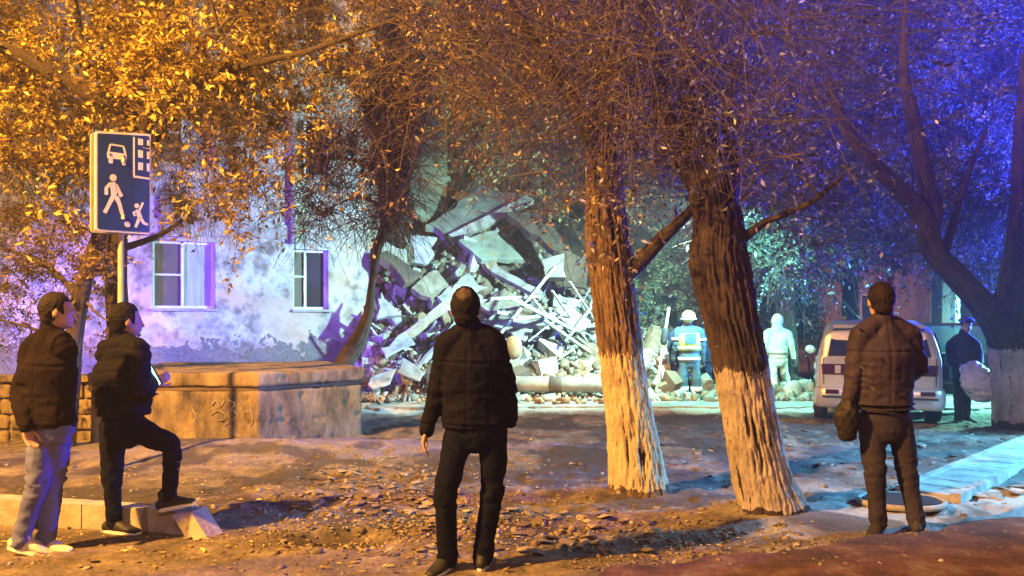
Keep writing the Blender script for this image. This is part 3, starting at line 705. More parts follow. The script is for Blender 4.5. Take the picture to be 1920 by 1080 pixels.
SL = [
 ('floor_slab', [(795, 423), (851, 449), (998, 372), (899, 346)], [20.5, 20.2, 21.6, 22], .22, 'slab_green', 'big grey green floor slab tilted up near the top of the heap'),
 ('concrete_beam', [(840, 440), (852, 456), (1003, 376), (992, 362)], [20.0, 19.9, 21.2, 21.3], .16, 'slab_white', 'long pale beam edge under the tilted grey green slab'),
 ('wall_slab', [(702, 470), (765, 534), (793, 512), (722, 466)], [18.6, 18.2, 18.6, 19], .2, 'slab_brown', 'dark brown slab leaning against the torn edge of the building'),
 ('wall_slab', [(770, 540), (812, 570), (850, 532), (811, 500)], [18.2, 18, 18.6, 18.9], .15, 'slab_tan', 'tan panel left of the wide pale panel in mid heap'),
 ('wall_slab', [(812, 560), (852, 590), (918, 538), (876, 508)], [18, 17.8, 18.5, 18.8], .15, 'concrete_pale', 'wide pale panel in mid heap above the man in the black jacket'),
 ('wall_slab', [(850, 452), (905, 488), (985, 486), (925, 428)], [19.4, 19.1, 19.5, 20], .15, 'slab_green', 'dull green panel right below the long pale beam'),
 ('wall_slab', [(897, 570), (935, 602), (997, 568), (945, 540)], [17.9, 17.6, 18, 18.4], .12, 'slab_tan', 'flat tan panel to the right of the man in the black jacket'),
 ('wall_slab', [(905, 612), (985, 640), (1030, 600), (930, 574)], [17.1, 16.8, 17.1, 17.5], .08, 'concrete_pale', 'thin pale sheet under the crossed laths'),
 ('roof_slab', [(940, 396), (1040, 470), (1100, 500), (1010, 392)], [20, 19, 18.8, 20], .25, 'slab_brown', 'dark brown roof slab sagging behind the first tree'),
 ('roof_slab', [(1045, 470), (1060, 545), (1100, 540), (1102, 470)], [18.6, 18.4, 18.2, 18.4], .2, 'slab_brown', 'dark block of roof beside the first tree trunk'),
 ('broken_box', [(1008, 488), (1022, 522), (1062, 520), (1058, 474)], [18.6, 18.5, 18.4, 18.5], .5, 'concrete', 'grey rounded box lying under the dark roof slab'),
 ('metal_sheet', [(706, 656), (724, 670), (782, 641), (758, 620)], [16.4, 16.2, 16.6, 17], .05, 'slab_white', 'pinkish white sheet low at the left of the heap'),
 ('metal_sheet', [(684, 712), (698, 733), (735, 716), (746, 682)], [15.5, 15.2, 15.4, 15.9], .05, 'slab_white', 'pale blue sheet at the foot of the heap beside the concrete block'),
 ('metal_sheet', [(752, 668), (742, 700), (790, 716), (800, 690)], [15.9, 15.6, 15.5, 15.8], .05, 'concrete_pale', 'small pale sheet at the foot of the heap, left of the centre man'),
 ('wall_slab', [(770, 440), (768, 500), (812, 492), (820, 444)], [19.4, 19, 19, 19.4], .12, 'slab_white', 'crumpled white panel standing at the left top of the heap'),
 ('wall_slab', [(706, 446), (708, 470), (765, 500), (765, 468)], [19, 18.8, 19, 19.2], .1, 'concrete_pale', 'pale strip slab close to the building edge above the dark slab'),
 ('wall_slab', [(703, 560), (706, 600), (752, 590), (716, 545)], [17.8, 17.5, 17.6, 18], .1, 'slab_white', 'white triangular panel beside the building edge'),
 ('concrete_beam', [(925, 495), (918, 508), (1010, 556), (1018, 545)], [18.9, 18.8, 18, 18.1], .2, 'concrete_pale', 'pale beam sloping down to the right across the heap'),
 ('concrete_beam', [(716, 656), (722, 668), (845, 570), (838, 558)], [16.9, 16.8, 17.4, 17.5], .15, 'wood', 'long brown timber sloping across the left of the heap'),
 ('concrete_beam', [(765, 700), (772, 706), (868, 600), (860, 592)], [16.2, 16.1, 16.9, 17], .1, 'lath_pale', 'pale timber pointing at the head of the man in the black jacket'),
 ('wall_slab', [(1050, 560), (1040, 590), (1095, 630), (1108, 600)], [17.2, 17, 16.8, 17], .1, 'slab_white', 'white panel under the sticks beside the first tree'),
 ('wall_slab', [(780, 330), (770, 400), (800, 420), (845, 330)], [21.5, 21, 21, 21.5], .2, 'slab_green', 'green grey broken wall piece below the standing wall'),
]
for nm, q, D, th, mt, lab in SL: rub_slab(nm, q, D, th, M[mt], lab, 'beam' if 'beam' in nm else 'slab')
for k in range(26):
    px, py = rs.uniform(700, 1110), rs.uniform(440, 700); D = 16.3 + max(0, (730 - py)) / 45 * .9 - .15
    if px > 1000: py = max(py, 560); D = 16.3 + (730 - py) / 45 * .8
    a = rs.uniform(-.9, .9); w, h = rs.uniform(25, 60), rs.uniform(8, 22); ca, sa = math.cos(a), math.sin(a)
    q = [(px + x * ca - y * sa, py + x * sa + y * ca) for x, y in ((-w / 2, h / 2), (w / 2, h / 2), (w / 2, -h / 2), (-w / 2, -h / 2))]
    o = rub_slab('wall_fragment', q, [D, D - .1, D + .25, D + .35], rs.uniform(.05, .14), M[['slab_tan', 'concrete_pale', 'slab_white', 'slab_green', 'slab_brown'][k % 5]], 'smaller broken wall panel jammed in the rubble heap'); tag(o, group='small broken panels in the heap')
p0, p1 = P(955, 720, 15.4), P(1150, 722, 15.1)
pipe = thing('fallen_concrete_post', 'long rounded concrete post lying along the foot of the heap', 'post', (p0 + p1) / 2)
mb = MB(); loft(mb, [p0, (p0 + p1) / 2, p1], .15, seg=16, k=2); build('shaft', mb, M['concrete'], pipe, True)
mb = MB(); loft(mb, [p0 * .6 + p1 * .4, p0 * .5 + p1 * .5], .158, seg=16, k=1); build('collar', mb, M['slab_brown'], pipe, True)
cu = tag(build('foam_roll', (lambda mb: (ell(mb, P(962, 652, 15.9), (.19, .15, .24), seg=20), mb)[1])(MB()), M['cushion'], None, True), 'round tan bundle on the heap beside the man in the black jacket\'s right arm', 'bundle')

# ------------------------------------------------------------------ road sign
SD0, SD1 = 8.2, 8.66
def sg(cx_, cy_, off=0.0):              # sign face: crop coordinates of my enlargement -> world
    u = (cx_ - 105) / 278; top = 65 + 35 * u; bot = 570 + 5 * u; v = (cy_ - top) / (bot - top)
    a = P(179, 245, SD0); b = P(283, 258, SD1); a2 = P(179, 432, SD0)
    nn = nrm(np.cross(b - a, a2 - a)); nn = nn if nn[1] < 0 else -nn
    bb = a + (b - a) * [1, 1, 0]; return a + (bb - a) * u + (a2 - a) * v + nn * off
sign = thing('road_sign', 'blue residential zone road sign with car, walker and playing child on a steel post', 'road sign', (*P(225, 0, 8.4)[:2], 0))
def rrect(x0, y0, x1, y1, r, n=5):
    o = []
    for cx_, cy_, a0 in ((x1 - r, y0 + r, -90), (x1 - r, y1 - r, 0), (x0 + r, y1 - r, 90), (x0 + r, y0 + r, 180)):
        for k in range(n): a = math.radians(a0 + 90 * k / (n - 1)); o.append((cx_ + r * math.cos(a), cy_ + r * math.sin(a)))
    return o
def sflat(name, polys, off, mat, par, th=.003):
    mb = MB()
    for pl in polys:
        q = np.array([sg(x, y, off) for x, y in pl]); prism(mb, q, sg(200, 200, off - th) - sg(200, 200, off))
    return build(name, mb, mat, par)
sflat('plate', [rrect(105, 66, 383, 572, 14)], .0, M['sign_white'], sign, .03)
sflat('back_plate', [rrect(96, 72, 374, 578, 14)], -.06, M['steel'], sign, .02)
face = sflat('face', [rrect(114, 77, 374, 562, 10)], .003, M['sign_blue'], sign)
def circ(x, y, r, n=14, ry=None): return [(x + r * math.cos(6.283 * k / n), y + (ry or r) * math.sin(6.283 * k / n)) for k in range(n)]
def seg(x0, y0, x1, y1, w0, w1=None):
    w1 = w1 or w0; d = math.hypot(x1 - x0, y1 - y0); nx, ny = -(y1 - y0) / d, (x1 - x0) / d
    return [(x0 + nx * w0, y0 + ny * w0), (x1 + nx * w1, y1 + ny * w1), (x1 - nx * w1, y1 - ny * w1), (x0 - nx * w0, y0 - ny * w0)]
sflat('car_symbol', [[(178, 126), (238, 132), (242, 140), (174, 134)], seg(176, 130, 166, 172, 4), seg(240, 134, 252, 178, 4), [(164, 166), (254, 174), (258, 184), (256, 206), (162, 200), (160, 178)], rrect(168, 198, 188, 226, 6), rrect(234, 204, 252, 232, 6)], .006, M['sign_white'], sign)
sflat('car_symbol_lamps', [circ(176, 182, 6), circ(244, 188, 6)], .009, M['sign_blue'], sign)
sflat('house_symbol', [[(290, 86), (298, 87), (298, 282), (290, 281)], [(298, 280), (376, 288), (376, 297), (290, 290)], [(316, 92), (340, 95), (340, 126), (316, 124)], [(316, 150), (340, 153), (340, 190), (316, 187)], [(316, 212), (340, 214), (340, 252), (316, 250)], [(362, 98), (374, 99), (374, 126), (362, 125)], [(362, 156), (374, 157), (374, 194), (362, 193)], [(362, 216), (374, 217), (374, 256), (362, 255)], [(340, 136), (374, 140), (374, 142), (340, 138)]], .006, M['sign_white'], sign)
sflat('walker_symbol', [circ(190, 298, 17, ry=18), [(172, 322), (200, 320), (212, 352), (204, 398), (182, 400), (178, 360)], seg(176, 328, 156, 352, 8), seg(156, 350, 157, 386, 8), seg(202, 332, 216, 362, 9), seg(214, 360, 232, 390, 9), seg(188, 396, 168, 436, 11, 9), seg(170, 434, 148, 478, 9), seg(204, 392, 222, 430, 12, 9), seg(221, 428, 234, 478, 9)], .006, M['sign_white'], sign)
sflat('child_symbol', [circ(308, 432, 12), [(306, 450), (324, 456), (336, 486), (318, 500), (308, 478)], seg(320, 458, 341, 414, 5), seg(310, 458, 290, 468, 5), seg(290, 466, 300, 484, 5), seg(322, 492, 302, 542, 8, 6), seg(326, 488, 346, 518, 7), seg(344, 518, 366, 524, 6)], .006, M['sign_white'], sign)
sflat('ball_symbol', [circ(261, 528, 15, 16, 16)], .006, M['sign_white'], sign)
pb = P(225, 430, 8.44); mb = MB(); loft(mb, [(pb[0], pb[1] + .02, -.1), (pb[0], pb[1] + .02, 3.4)], .031, seg=16, k=1); build('post', mb, M['steel'], sign, True)
for z in (2.65, 3.25):
    mb = MB(); box(mb, (pb[0], pb[1] - .02, z), (.12, .03, .05)); build('clamp', mb, M['steel'], sign)

# ------------------------------------------------------------------ trees
def trunk_mesh(name, pts, parent, mat, seg=120, k=26, bark=.022, freq=11, seed=0, flare=.0, lump=.04):
    a = catmull(np.asarray(pts, float), k); c, r = a[:, :3], a[:, 3]
    T = np.gradient(c, axis=0); T /= np.linalg.norm(T, axis=1)[:, None]
    U = np.array([1., 0, 0]) - T * T[:, :1]; U /= np.linalg.norm(U, axis=1)[:, None]; V = np.cross(T, U)
    th = np.linspace(0, 2 * np.pi, seg, endpoint=False); N = len(c)
    s = np.r_[0, np.cumsum(np.linalg.norm(np.diff(c, axis=0), axis=1))]
    TH, S = np.meshgrid(th, s); q = np.column_stack([np.cos(TH.ravel()), np.sin(TH.ravel()), S.ravel()])
    w = fbm(q * [1.6, 1.6, 2.2], 3, seed + 50) - .5
    ridge = 1 - 2 * np.abs(fbm((q + w[:, None] * .25) * [freq * .55, freq * .55, 2.4], 3, seed) - .5) * 2.2
    ridge2 = fbm(q * [freq * 1.6, freq * 1.6, 14], 4, seed + 7)
    cr = np.clip(.25 + .75 * ridge, 0, 1) * .62 + .38 * ridge2; cr = np.clip(cr, 0, 1)
    lum = fbm(q * [1.2, 1.2, 1.1], 3, seed + 90) - .5
    rr = np.repeat(r, seg) * (1 + lum * lump * 6) + (cr - .6) * bark * 2.0 * np.clip(np.repeat(r, seg) / .2, .25, 1)
    if flare: rr = rr * (1 + flare * np.exp(-S.ravel() / .12) * (1 + .9 * np.sin(TH.ravel() * 3 + seed)))
    cs, sn = np.cos(TH.ravel()), np.sin(TH.ravel())
    v = np.repeat(c, seg, 0) + np.repeat(U, seg, 0) * (rr * cs)[:, None] + np.repeat(V, seg, 0) * (rr * sn)[:, None]
    i = (np.arange(N - 1)[:, None] * seg + np.arange(seg)); j = (np.arange(N - 1)[:, None] * seg + (np.arange(seg) + 1) % seg)
    f = np.column_stack([i.ravel(), j.ravel(), (j + seg).ravel(), (i + seg).ravel()])
    me = mesh_np(name, v, f, mat, smooth=True, org=org_of(parent))
    at = me.attributes.new('crev', 'FLOAT', 'POINT'); at.data.foreach_set('value', cr.astype(np.float32))
    return link(name, me, parent)
def tubes(name, polys, parent, mat, sides=3):
    vs, fs, n = [], [], 0
    th = np.linspace(0, 2 * np.pi, sides, endpoint=False); cs, sn = np.cos(th), np.sin(th)
    by = {}
    for p, r in polys: by.setdefault(len(p), []).append((p, r))
    for k, L in by.items():
        p = np.array([a for a, _ in L]); r = np.array([b for _, b in L])
        T = np.gradient(p, axis=1); T /= np.linalg.norm(T, axis=2)[..., None] + 1e-9
        ref = np.where(np.abs(T[..., 2:3]) > .8, [[[1., 0, 0]]], [[[0, 0, 1.]]]); U = np.cross(T, ref); U /= np.linalg.norm(U, axis=2)[..., None] + 1e-9; V = np.cross(T, U)
        v = p[:, :, None] + U[:, :, None] * (r[..., None] * cs)[..., None] + V[:, :, None] * (r[..., None] * sn)[..., None]
        m = len(L); vs.append(v.reshape(-1, 3))
        base = n + np.arange(m)[:, None, None] * k * sides + np.arange(k - 1)[None, :, None] * sides; j = np.arange(sides); j2 = (j + 1) % sides
        fs.append(np.stack([base + j, base + j2, base + sides + j2, base + sides + j], -1).reshape(-1, 4)); n += m * k * sides
    me = mesh_np(name, np.concatenate(vs), np.concatenate(fs), mat, smooth=True, org=org_of(parent)); return link(name, me, parent)
def grow(nodes, nr, targets, rs, sag=.12, wig=.10):
    nodes = [np.asarray(a) for a in nodes]; NR = list(nr); A = np.array(nodes); polys = []
    d0 = np.array([np.min(np.linalg.norm(A - t, axis=1)) for t in targets]); cap_ = len(A) + len(targets) * 6
    buf = np.zeros((cap_, 3)); buf[:len(A)] = A; rb = np.zeros(cap_); rb[:len(A)] = NR; n = len(A)
    for t in np.asarray(targets)[np.argsort(d0)]:
        d = np.linalg.norm(buf[:n] - t, axis=1); j = int(np.argmin(d)); L = d[j]
        if L < .05: continue
        s = buf[j].copy(); k = 7; u = np.linspace(0, 1, k)[:, None]
        side = np.cross(t - s, rs.normal(size=3)); side = side / (np.linalg.norm(side) + 1e-9)
        p = s + (t - s) * u + side * np.sin(u * np.pi) * L * wig * rs.uniform(-1.5, 1.5) + np.array([0, 0, 1]) * np.sin(u * np.pi) * L * sag
        p[1:-1] += rs.normal(size=(k - 2, 3)) * L * .018
        r0 = min(rb[j] * .78, .012 + L * .030); r1 = max(.003, r0 * .4); r = np.linspace(r0, r1, k); polys.append((p, r))
        buf[n:n + 5] = p[2:]; rb[n:n + 5] = r[2:]; n += 5
    return polys, buf[:n], rb[:n]
def whips(B, n, rs, L=(.25, .8), droop=.5, k=6, r=.0035, up=0.0, curl=.25, outd=None):
    i = rs.randint(len(B), size=n); s = B[i]; d = rs.normal(size=(n, 3)); d[:, 2] += up; d /= np.linalg.norm(d, axis=1)[:, None]
    ln = rs.uniform(*L, n); c = rs.normal(size=(n, 3)) * curl; out = []
    u = np.linspace(0, 1, k)
    p = s[:, None] + d[:, None] * (ln[:, None] * u)[..., None] + c[:, None] * (ln[:, None] * u ** 2)[..., None]
    p[:, :, 2] -= droop * ln[:, None] * u ** 2
    p[:, 1:] += rs.normal(size=(n, k - 1, 3)) * .012
    rr = np.linspace(r, r * .45, k); return [(p[a], rr) for a in range(n)], p
def spread_leaves(p, per, rs, jit=.03):
    n, k, _ = p.shape; m = n * per; w_ = np.clip(fbm(p[:, k // 2] * 1.3, 3, 5) - .42, 0, 1) ** 1.5 * (rs.rand(n) ** 2) + 1e-4; i = rs.choice(n, size=m, p=w_ / w_.sum()); t = rs.uniform(.15, 1, m) * (k - 1); a = np.minimum(t.astype(int), k - 2); f = (t - a)[:, None]
    return p[i, a] * (1 - f) + p[i, a + 1] * f + rs.normal(size=(m, 3)) * jit
def targets(n, dens, x0, x1, y0, y1, d0, d1, rs):
    out = []
    while len(out) < n:
        px, py = rs.uniform(x0, x1), rs.uniform(y0, y1)
        if rs.rand() < dens(px, py): out.append(P(px, py, rs.uniform(d0, d1)))
    return np.array(out)
def limb_nodes(polys, k=8):
    N, Rr = [], []
    for p in polys:
        a = catmull(np.asarray(p, float), k); N += list(a[:, :3]); Rr += list(a[:, 3])
    return N, Rr
def LP(*q):                              # limb from (px, py, depth, radius)
    return [np.array([*P(a, b, d), r]) for a, b, d, r in q]
def tree(name, label, group, trunk, limbs, mat, tg, rs, wn=0, wkw={}, per=0, leaf=None, lsize=.055, twigmat='twig', seg=120, k=26, start=.5, sag=.12, **kw):
    base = np.array([trunk[0][0], trunk[0][1], 0]); t = thing(name, label, 'tree', base, group)
    trunk_mesh('trunk', trunk, t, mat, seg=seg, k=k, **kw)
    for l in limbs: trunk_mesh('limb', l, t, M['bark'], seg=40, k=10, bark=.01, freq=7)
    N, Rr = limb_nodes(list(limbs) + [trunk[int(len(trunk) * start):]])
    pol, B, rb = grow(N, Rr, tg, rs, sag)
    tag(tubes('branches', [q for q in pol if q[1][0] > .009], t, M[twigmat], 5), kind='stuff') if any(q[1][0] > .009 for q in pol) else None
    thin = [q for q in pol if q[1][0] <= .009]; off = B[len(N):] if len(B) > len(N) + 10 else B
    if wn:
        w, pw = whips(off, wn, rs, **wkw); thin += w
        if per: leaf_mesh('crown', spread_leaves(pw, per, rs), lsize, M[leaf], t, rs)
    thin = [q for q in thin if not (q[0][:, 1].min() < 8.3 and q[0][:, 2].min() < 2.35 and base[0] > -1 and base[1] < 9)]
    tag(tubes('twigs', thin, t, M[twigmat], 3), kind='stuff')
    return t
rs = np.random.RandomState(21)
# first whitewashed tree
T1 = LP((1196, 940, 7.2, .27), (1193, 905, 7.2, .245), (1183, 800, 7.2, .215), (1168, 700, 7.2, .195), (1158, 620, 7.2, .19), (1148, 540, 7.2, .185), (1140, 460, 7.2, .19), (1134, 380, 7.2, .17), (1134, 290, 7.2, .155), (1140, 180, 7.2, .12), (1150, 60, 7.2, .09), (1160, -80, 7.2, .06))
l1 = [LP((1165, 520, 7.2, .085), (1200, 490, 7.15, .075), (1240, 448, 7.0, .062), (1290, 400, 6.8, .045), (1330, 350, 6.7, .03)),
      LP((1136, 330, 7.2, .08), (1080, 200, 7.0, .06), (1010, 90, 6.8, .045), (940, -20, 6.6, .03)),
      LP((1140, 260, 7.2, .08), (1200, 120, 7.3, .06), (1240, -20, 7.3, .04))]
d1 = lambda x, y: (1.0 if y < 230 else .5 if y < 330 else (.02 if x < 1030 else .3) if y < 440 else .0) * (1 if x > 760 else .6) * (0 if 770 < x < 835 and 170 < y < 330 else 1)
tree('whitewashed_tree', 'old upright tree with orange lit whitewashed trunk, nearest the rubble heap', 'whitewashed trees along the yard', T1, l1, M['bark1'],
     targets(640, d1, 700, 1330, -180, 450, 5.6, 10.5, rs), rs, 2300, dict(L=(.4, 1.2), droop=.35, curl=.55, up=.1, r=.0042), 4, 'leaf_brown', .05, seed=3, bark=.034, freq=10, flare=.12, k=56, seg=190)
# second, leaning whitewashed tree
T2 = LP((1448, 985, 6.4, .30), (1442, 945, 6.4, .25), (1425, 880, 6.4, .215), (1410, 800, 6.4, .20), (1396, 720, 6.4, .20), (1380, 640, 6.4, .20), (1362, 560, 6.4, .215), (1348, 490, 6.4, .225), (1348, 430, 6.45, .19), (1335, 350, 6.5, .17), (1318, 270, 6.6, .14), (1300, 180, 6.7, .11), (1290, 60, 6.8, .08), (1285, -60, 6.9, .06))
l2 = [LP((1330, 370, 6.5, .12), (1280, 290, 6.6, .10), (1240, 200, 6.7, .08), (1225, 90, 6.8, .06), (1190, -30, 6.9, .04)),
      LP((1350, 420, 6.5, .11), (1372, 320, 6.6, .08), (1368, 200, 6.7, .06), (1400, 60, 6.8, .045), (1420, -60, 6.9, .03)),
      LP((1368, 470, 6.45, .05), (1430, 420, 6.3, .03), (1520, 380, 6.0, .02), (1580, 330, 5.8, .012))]
d2 = lambda x, y: (.8 if y < 330 else .35 if y < 470 else 0) * (0 if (x < 1290 and y > 430) else 1)
tree('whitewashed_tree', 'second leaning tree with dark upper trunk and grey pink whitewash, right of the firefighter', 'whitewashed trees along the yard', T2, l2, M['bark2'],
     targets(620, d2, 1150, 1520, -180, 440, 5.2, 8.6, rs), rs, 1800, dict(L=(.35, 1.1), droop=.35, curl=.55, r=.004), 4, 'leaf_grey', .05, seed=9, bark=.038, freq=10, flare=.16, k=56, seg=190, twigmat='twig')
# tree at the right edge
T3 = LP((1904, 812, 11.7, .30), (1899, 780, 11.7, .27), (1893, 700, 11.7, .245), (1888, 640, 11.7, .24), (1895, 580, 11.7, .22), (1905, 500, 11.7, .18), (1912, 400, 11.7, .14), (1915, 280, 11.7, .11), (1925, 100, 11.7, .08))
l3 = [LP((1885, 640, 11.6, .2), (1845, 575, 11.5, .19), (1790, 515, 11.4, .165), (1750, 470, 11.3, .15), (1725, 400, 11.2, .14), (1680, 350, 11.1, .12), (1630, 300, 11, .10), (1585, 240, 10.9, .08), (1560, 170, 10.8, .06), (1530, 60, 10.7, .04)),
      LP((1742, 440, 11.3, .12), (1750, 390, 11.3, .12), (1728, 300, 11.3, .11), (1712, 220, 11.3, .095), (1695, 120, 11.3, .06), (1700, 0, 11.3, .04)),
      LP((1768, 480, 11.4, .07), (1790, 410, 11.5, .055), (1810, 340, 11.6, .04), (1850, 240, 11.7, .025))]
d3 = lambda x, y: .9 if y < 420 else (.55 if y < 500 else .12)
tree('right_edge_tree', 'forked old tree at the right edge with whitewashed foot, washed in blue light', 'whitewashed trees along the yard', T3, l3, M['bark3'],
     targets(900, d3, 1430, 2150, -160, 540, 12.0, 15.5, rs), rs, 7000, dict(L=(.3, .9), droop=.4, curl=.4, r=.005), 9, 'leaf_grey', .075, seed=15, bark=.03, flare=.12)
# golden tree behind the sign
T4 = LP((232, 850, 10.4, .20), (228, 760, 10.4, .17), (222, 620, 10.3, .14), (216, 500, 10.2, .13), (222, 400, 10.0, .125), (246, 300, 9.8, .12), (272, 215, 9.6, .12))
l4 = [LP((272, 215, 9.6, .11), (200, 190, 9.4, .095), (120, 150, 9.2, .085), (40, 105, 9.0, .075), (-60, 60, 8.8, .06), (-160, 0, 8.6, .04)),
      LP((272, 218, 9.6, .10), (330, 180, 9.4, .08), (400, 140, 9.2, .055), (480, 118, 9.0, .035), (580, 95, 8.8, .028), (690, 55, 8.6, .02), (800, 10, 8.4, .012)),
      LP((250, 290, 9.7, .07), (300, 250, 10.2, .06), (380, 130, 10.8, .05), (240, 82, 11, .04)),
      LP((480, 118, 9.0, .028), (420, 70, 8.9, .022), (395, 0, 8.8, .018), (370, -90, 8.7, .012)),
      LP((218, 470, 10.2, .05), (300, 440, 10.8, .035), (360, 400, 11.2, .02)),
      LP((160, 170, 9.3, .05), (150, 60, 9.2, .035), (130, -60, 9.1, .02))]
def d4(x, y):
    b = 1.0 if y < 190 else .9 if y < 330 else .55 if y < 400 else .10
    if x > 540: b *= .7 if y < 130 else .3 if y < 300 else .1
    if x < 170 and y > 380: b = .5
    if 172 < x < 290 and 235 < y < 440: b *= .0
    return b
tree('golden_elm_tree', 'yellow leaved tree standing behind the blue road sign', None, T4, l4, M['bark'],
     targets(1500, d4, -260, 720, -220, 440, 8.9, 13.2, rs), rs, 11500, dict(L=(.25, .75), droop=.45, curl=.35, r=.0038), 7, 'leaf_gold', .085, seed=25, bark=.014, twigmat='twig')
# leaning bush tree at far left
T5 = LP((118, 880, 9.6, .12), (132, 720, 9.6, .11), (140, 620, 9.6, .10), (160, 520, 9.6, .09), (186, 440, 9.6, .08), (200, 350, 9.7, .06))
tree('leaning_sapling', 'thin leaning dark tree with pinkish leaves behind the walking man', None, T5, [LP((150, 560, 9.6, .04), (90, 500, 9.8, .03), (20, 470, 10, .02), (-60, 450, 10, .012)), LP((136, 660, 9.6, .03), (70, 620, 9.9, .022), (0, 600, 10, .012))], M['bark'],
     targets(260, lambda x, y: .9 if x < 120 else .35, -120, 210, 380, 660, 9.4, 11.5, rs), rs, 1500, dict(L=(.2, .5), droop=.4, r=.0035), 7, 'leaf_brown', .06, seed=31, seg=48)
# shaggy tree by the torn corner
T6 = LP((622, 745, 13.2, .17), (640, 690, 13.3, .15), (668, 645, 13.4, .14), (690, 590, 13.4, .085), (699, 520, 13.4, .055), (710, 460, 13.4, .07), (730, 410, 13.4, .15), (736, 340, 13.4, .24), (735, 280, 13.4, .27), (742, 200, 13.4, .22), (752, 100, 13.4, .16), (770, -20, 13.4, .10))
shag = np.concatenate([targets(330, lambda x, y: 1.0 if abs(x - 742) < 12 + (445 - y) * .16 else 0, 660, 830, 90, 440, 12.8, 14.0, rs), targets(120, lambda x, y: 1, 550, 700, 230, 440, 12.6, 14.2, rs)])
tree('shaggy_tree', 'shaggy brown tree with a thin bent foot at the torn corner of the building', None, T6, [LP((735, 280, 13.4, .10), (690, 200, 13.3, .07), (640, 130, 13.2, .05), (560, 60, 13, .03)), LP((745, 240, 13.4, .10), (810, 150, 13.3, .07), (860, 40, 13.2, .05)), LP((730, 330, 13.4, .04), (660, 300, 13.2, .028), (590, 300, 13, .02), (540, 330, 12.9, .012)), LP((722, 390, 13.4, .03), (670, 370, 13.3, .02), (600, 400, 13.1, .01))], M['bark'],
     shag, rs, 3400, dict(L=(.22, .6), droop=.5, curl=.7, r=.0075), 1, 'leaf_brown', .05, seed=44, seg=80, sag=.25, k=20)
# background trees on the right
bgt = [('dark bushy tree behind the silver minivan', 1480, 17.5, (1330, 1640), (150, 520), 'leaf_grey', 620),
       ('tall dim tree between the second whitewashed tree and the forked tree', 1600, 21.0, (1420, 1760), (-60, 500), 'leaf_grey', 520),
       ('bluish tree rising behind the police officer', 1770, 18.5, (1640, 2000), (-60, 500), 'leaf_grey', 620),
       ('dim brown tree behind the first whitewashed tree', 1120, 20.5, (860, 1330), (-80, 400), 'leaf_brown', 560)]
for lab, bx_, D, (x0, x1), (y0, y1), lf, n in bgt:
    T = LP((bx_, HZ + F * H / D + 5, D, .22), (bx_ - 6, 560, D, .19), (bx_ + 5, 430, D, .16), (bx_ - 8, 280, D, .12), (bx_ + 4, 100, D, .08))
    lm = [LP((bx_, 500, D, .09), (bx_ - 60, 400, D, .06), (bx_ - 110, 320, D, .03)), LP((bx_, 440, D, .09), (bx_ + 70, 330, D, .06), (bx_ + 120, 230, D, .03))]
    cxm, cym, hx, hy = (x0 + x1) / 2, (y0 + y1) / 2, (x1 - x0) / 2, (y1 - y0) / 2
    dn = (lambda cxm, cym, hx, hy: (lambda x, y: 1.0 if ((x - cxm) / hx) ** 2 + ((y - cym) / hy) ** 2 < 1 + .3 * math.sin(x * .05) else .06))(cxm, cym, hx, hy)
    tree('background_tree', lab, 'dim trees behind the yard', T, lm, M['bark'], targets(n, dn, x0 - 30, x1 + 30, y0, y1, D - 2.2, D + 2.2, rs), rs, 5200, dict(L=(.4, 1.1), droop=.35, curl=.35, r=.007), 6, lf, .13, seed=int(bx_) % 50, seg=40, k=8, twigmat='twig_dark')
def shrub(label, x0, x1, y0, y1, D, n, leaf='leaf_shrub', size=.1, cutoff=None):
    t = thing('shrub', label, 'shrub', P((x0 + x1) / 2, 0, D) * [1, 1, 0], None); base = P((x0 + x1) / 2, HZ + F * H / D, D)
    stems = [np.array([*(base + [rs.uniform(-.2, .2), 0, 0]), .04]) for _ in range(3)]
    tg = targets(150, lambda x, y: 1 if ((x - (x0 + x1) / 2) / ((x1 - x0) / 2)) ** 2 + ((y - (y0 + y1) / 2) / ((y1 - y0) / 2)) ** 2 < 1.05 else .1, x0, x1, y0, y1, D - 1, D + 1, rs)
    pol, B, rb = grow([s[:3] for s in stems], [.05] * 3, tg, rs)
    w, pw = whips(B, 900, rs, L=(.2, .5), r=.005); leaf_mesh('crown', spread_leaves(pw, n // 900, rs), size, M[leaf], t, rs)
    tag(tubes('twigs', pol + w, t, M['twig_dark'], 3), kind='stuff')
shrub('leafy bush glowing cyan between the two whitewashed trunks', 1175, 1320, 430, 660, 20.5, 13500, size=.10)
shrub('dark bush left of the person in pale coveralls', 1385, 1440, 520, 660, 19.5, 6300)
shrub('low dark bush right of the person in pale coveralls', 1470, 1545, 470, 640, 19.0, 7200, 'leaf_grey')

# far building on the right
fb = thing('far_building', 'long pinkish plastered building far behind the trees at the right', 'building', (12, 30, 0))
mb = MB(); box(mb, (14, 31.5, 3.0), (26, 3, 6.2)); build('wall', mb, M['pink_wall'], fb)
mb = MB(); box(mb, (14, 31.4, 6.2), (26.4, 3.6, .22)); build('roof', mb, M['dark_trim'], fb)
for k in range(9):
    for z in (1.2, 4.0):
        x = 3.2 + k * 2.6; mb = MB(); box(mb, (x, 29.99, z + .65), (1.1, .06, 1.35)); w = build('window', mb, M['frame_white'], fb)
        mb = MB(); box(mb, (x, 29.95, z + .65), (.98, .03, 1.22)); build('pane', mb, M['glass'], w)
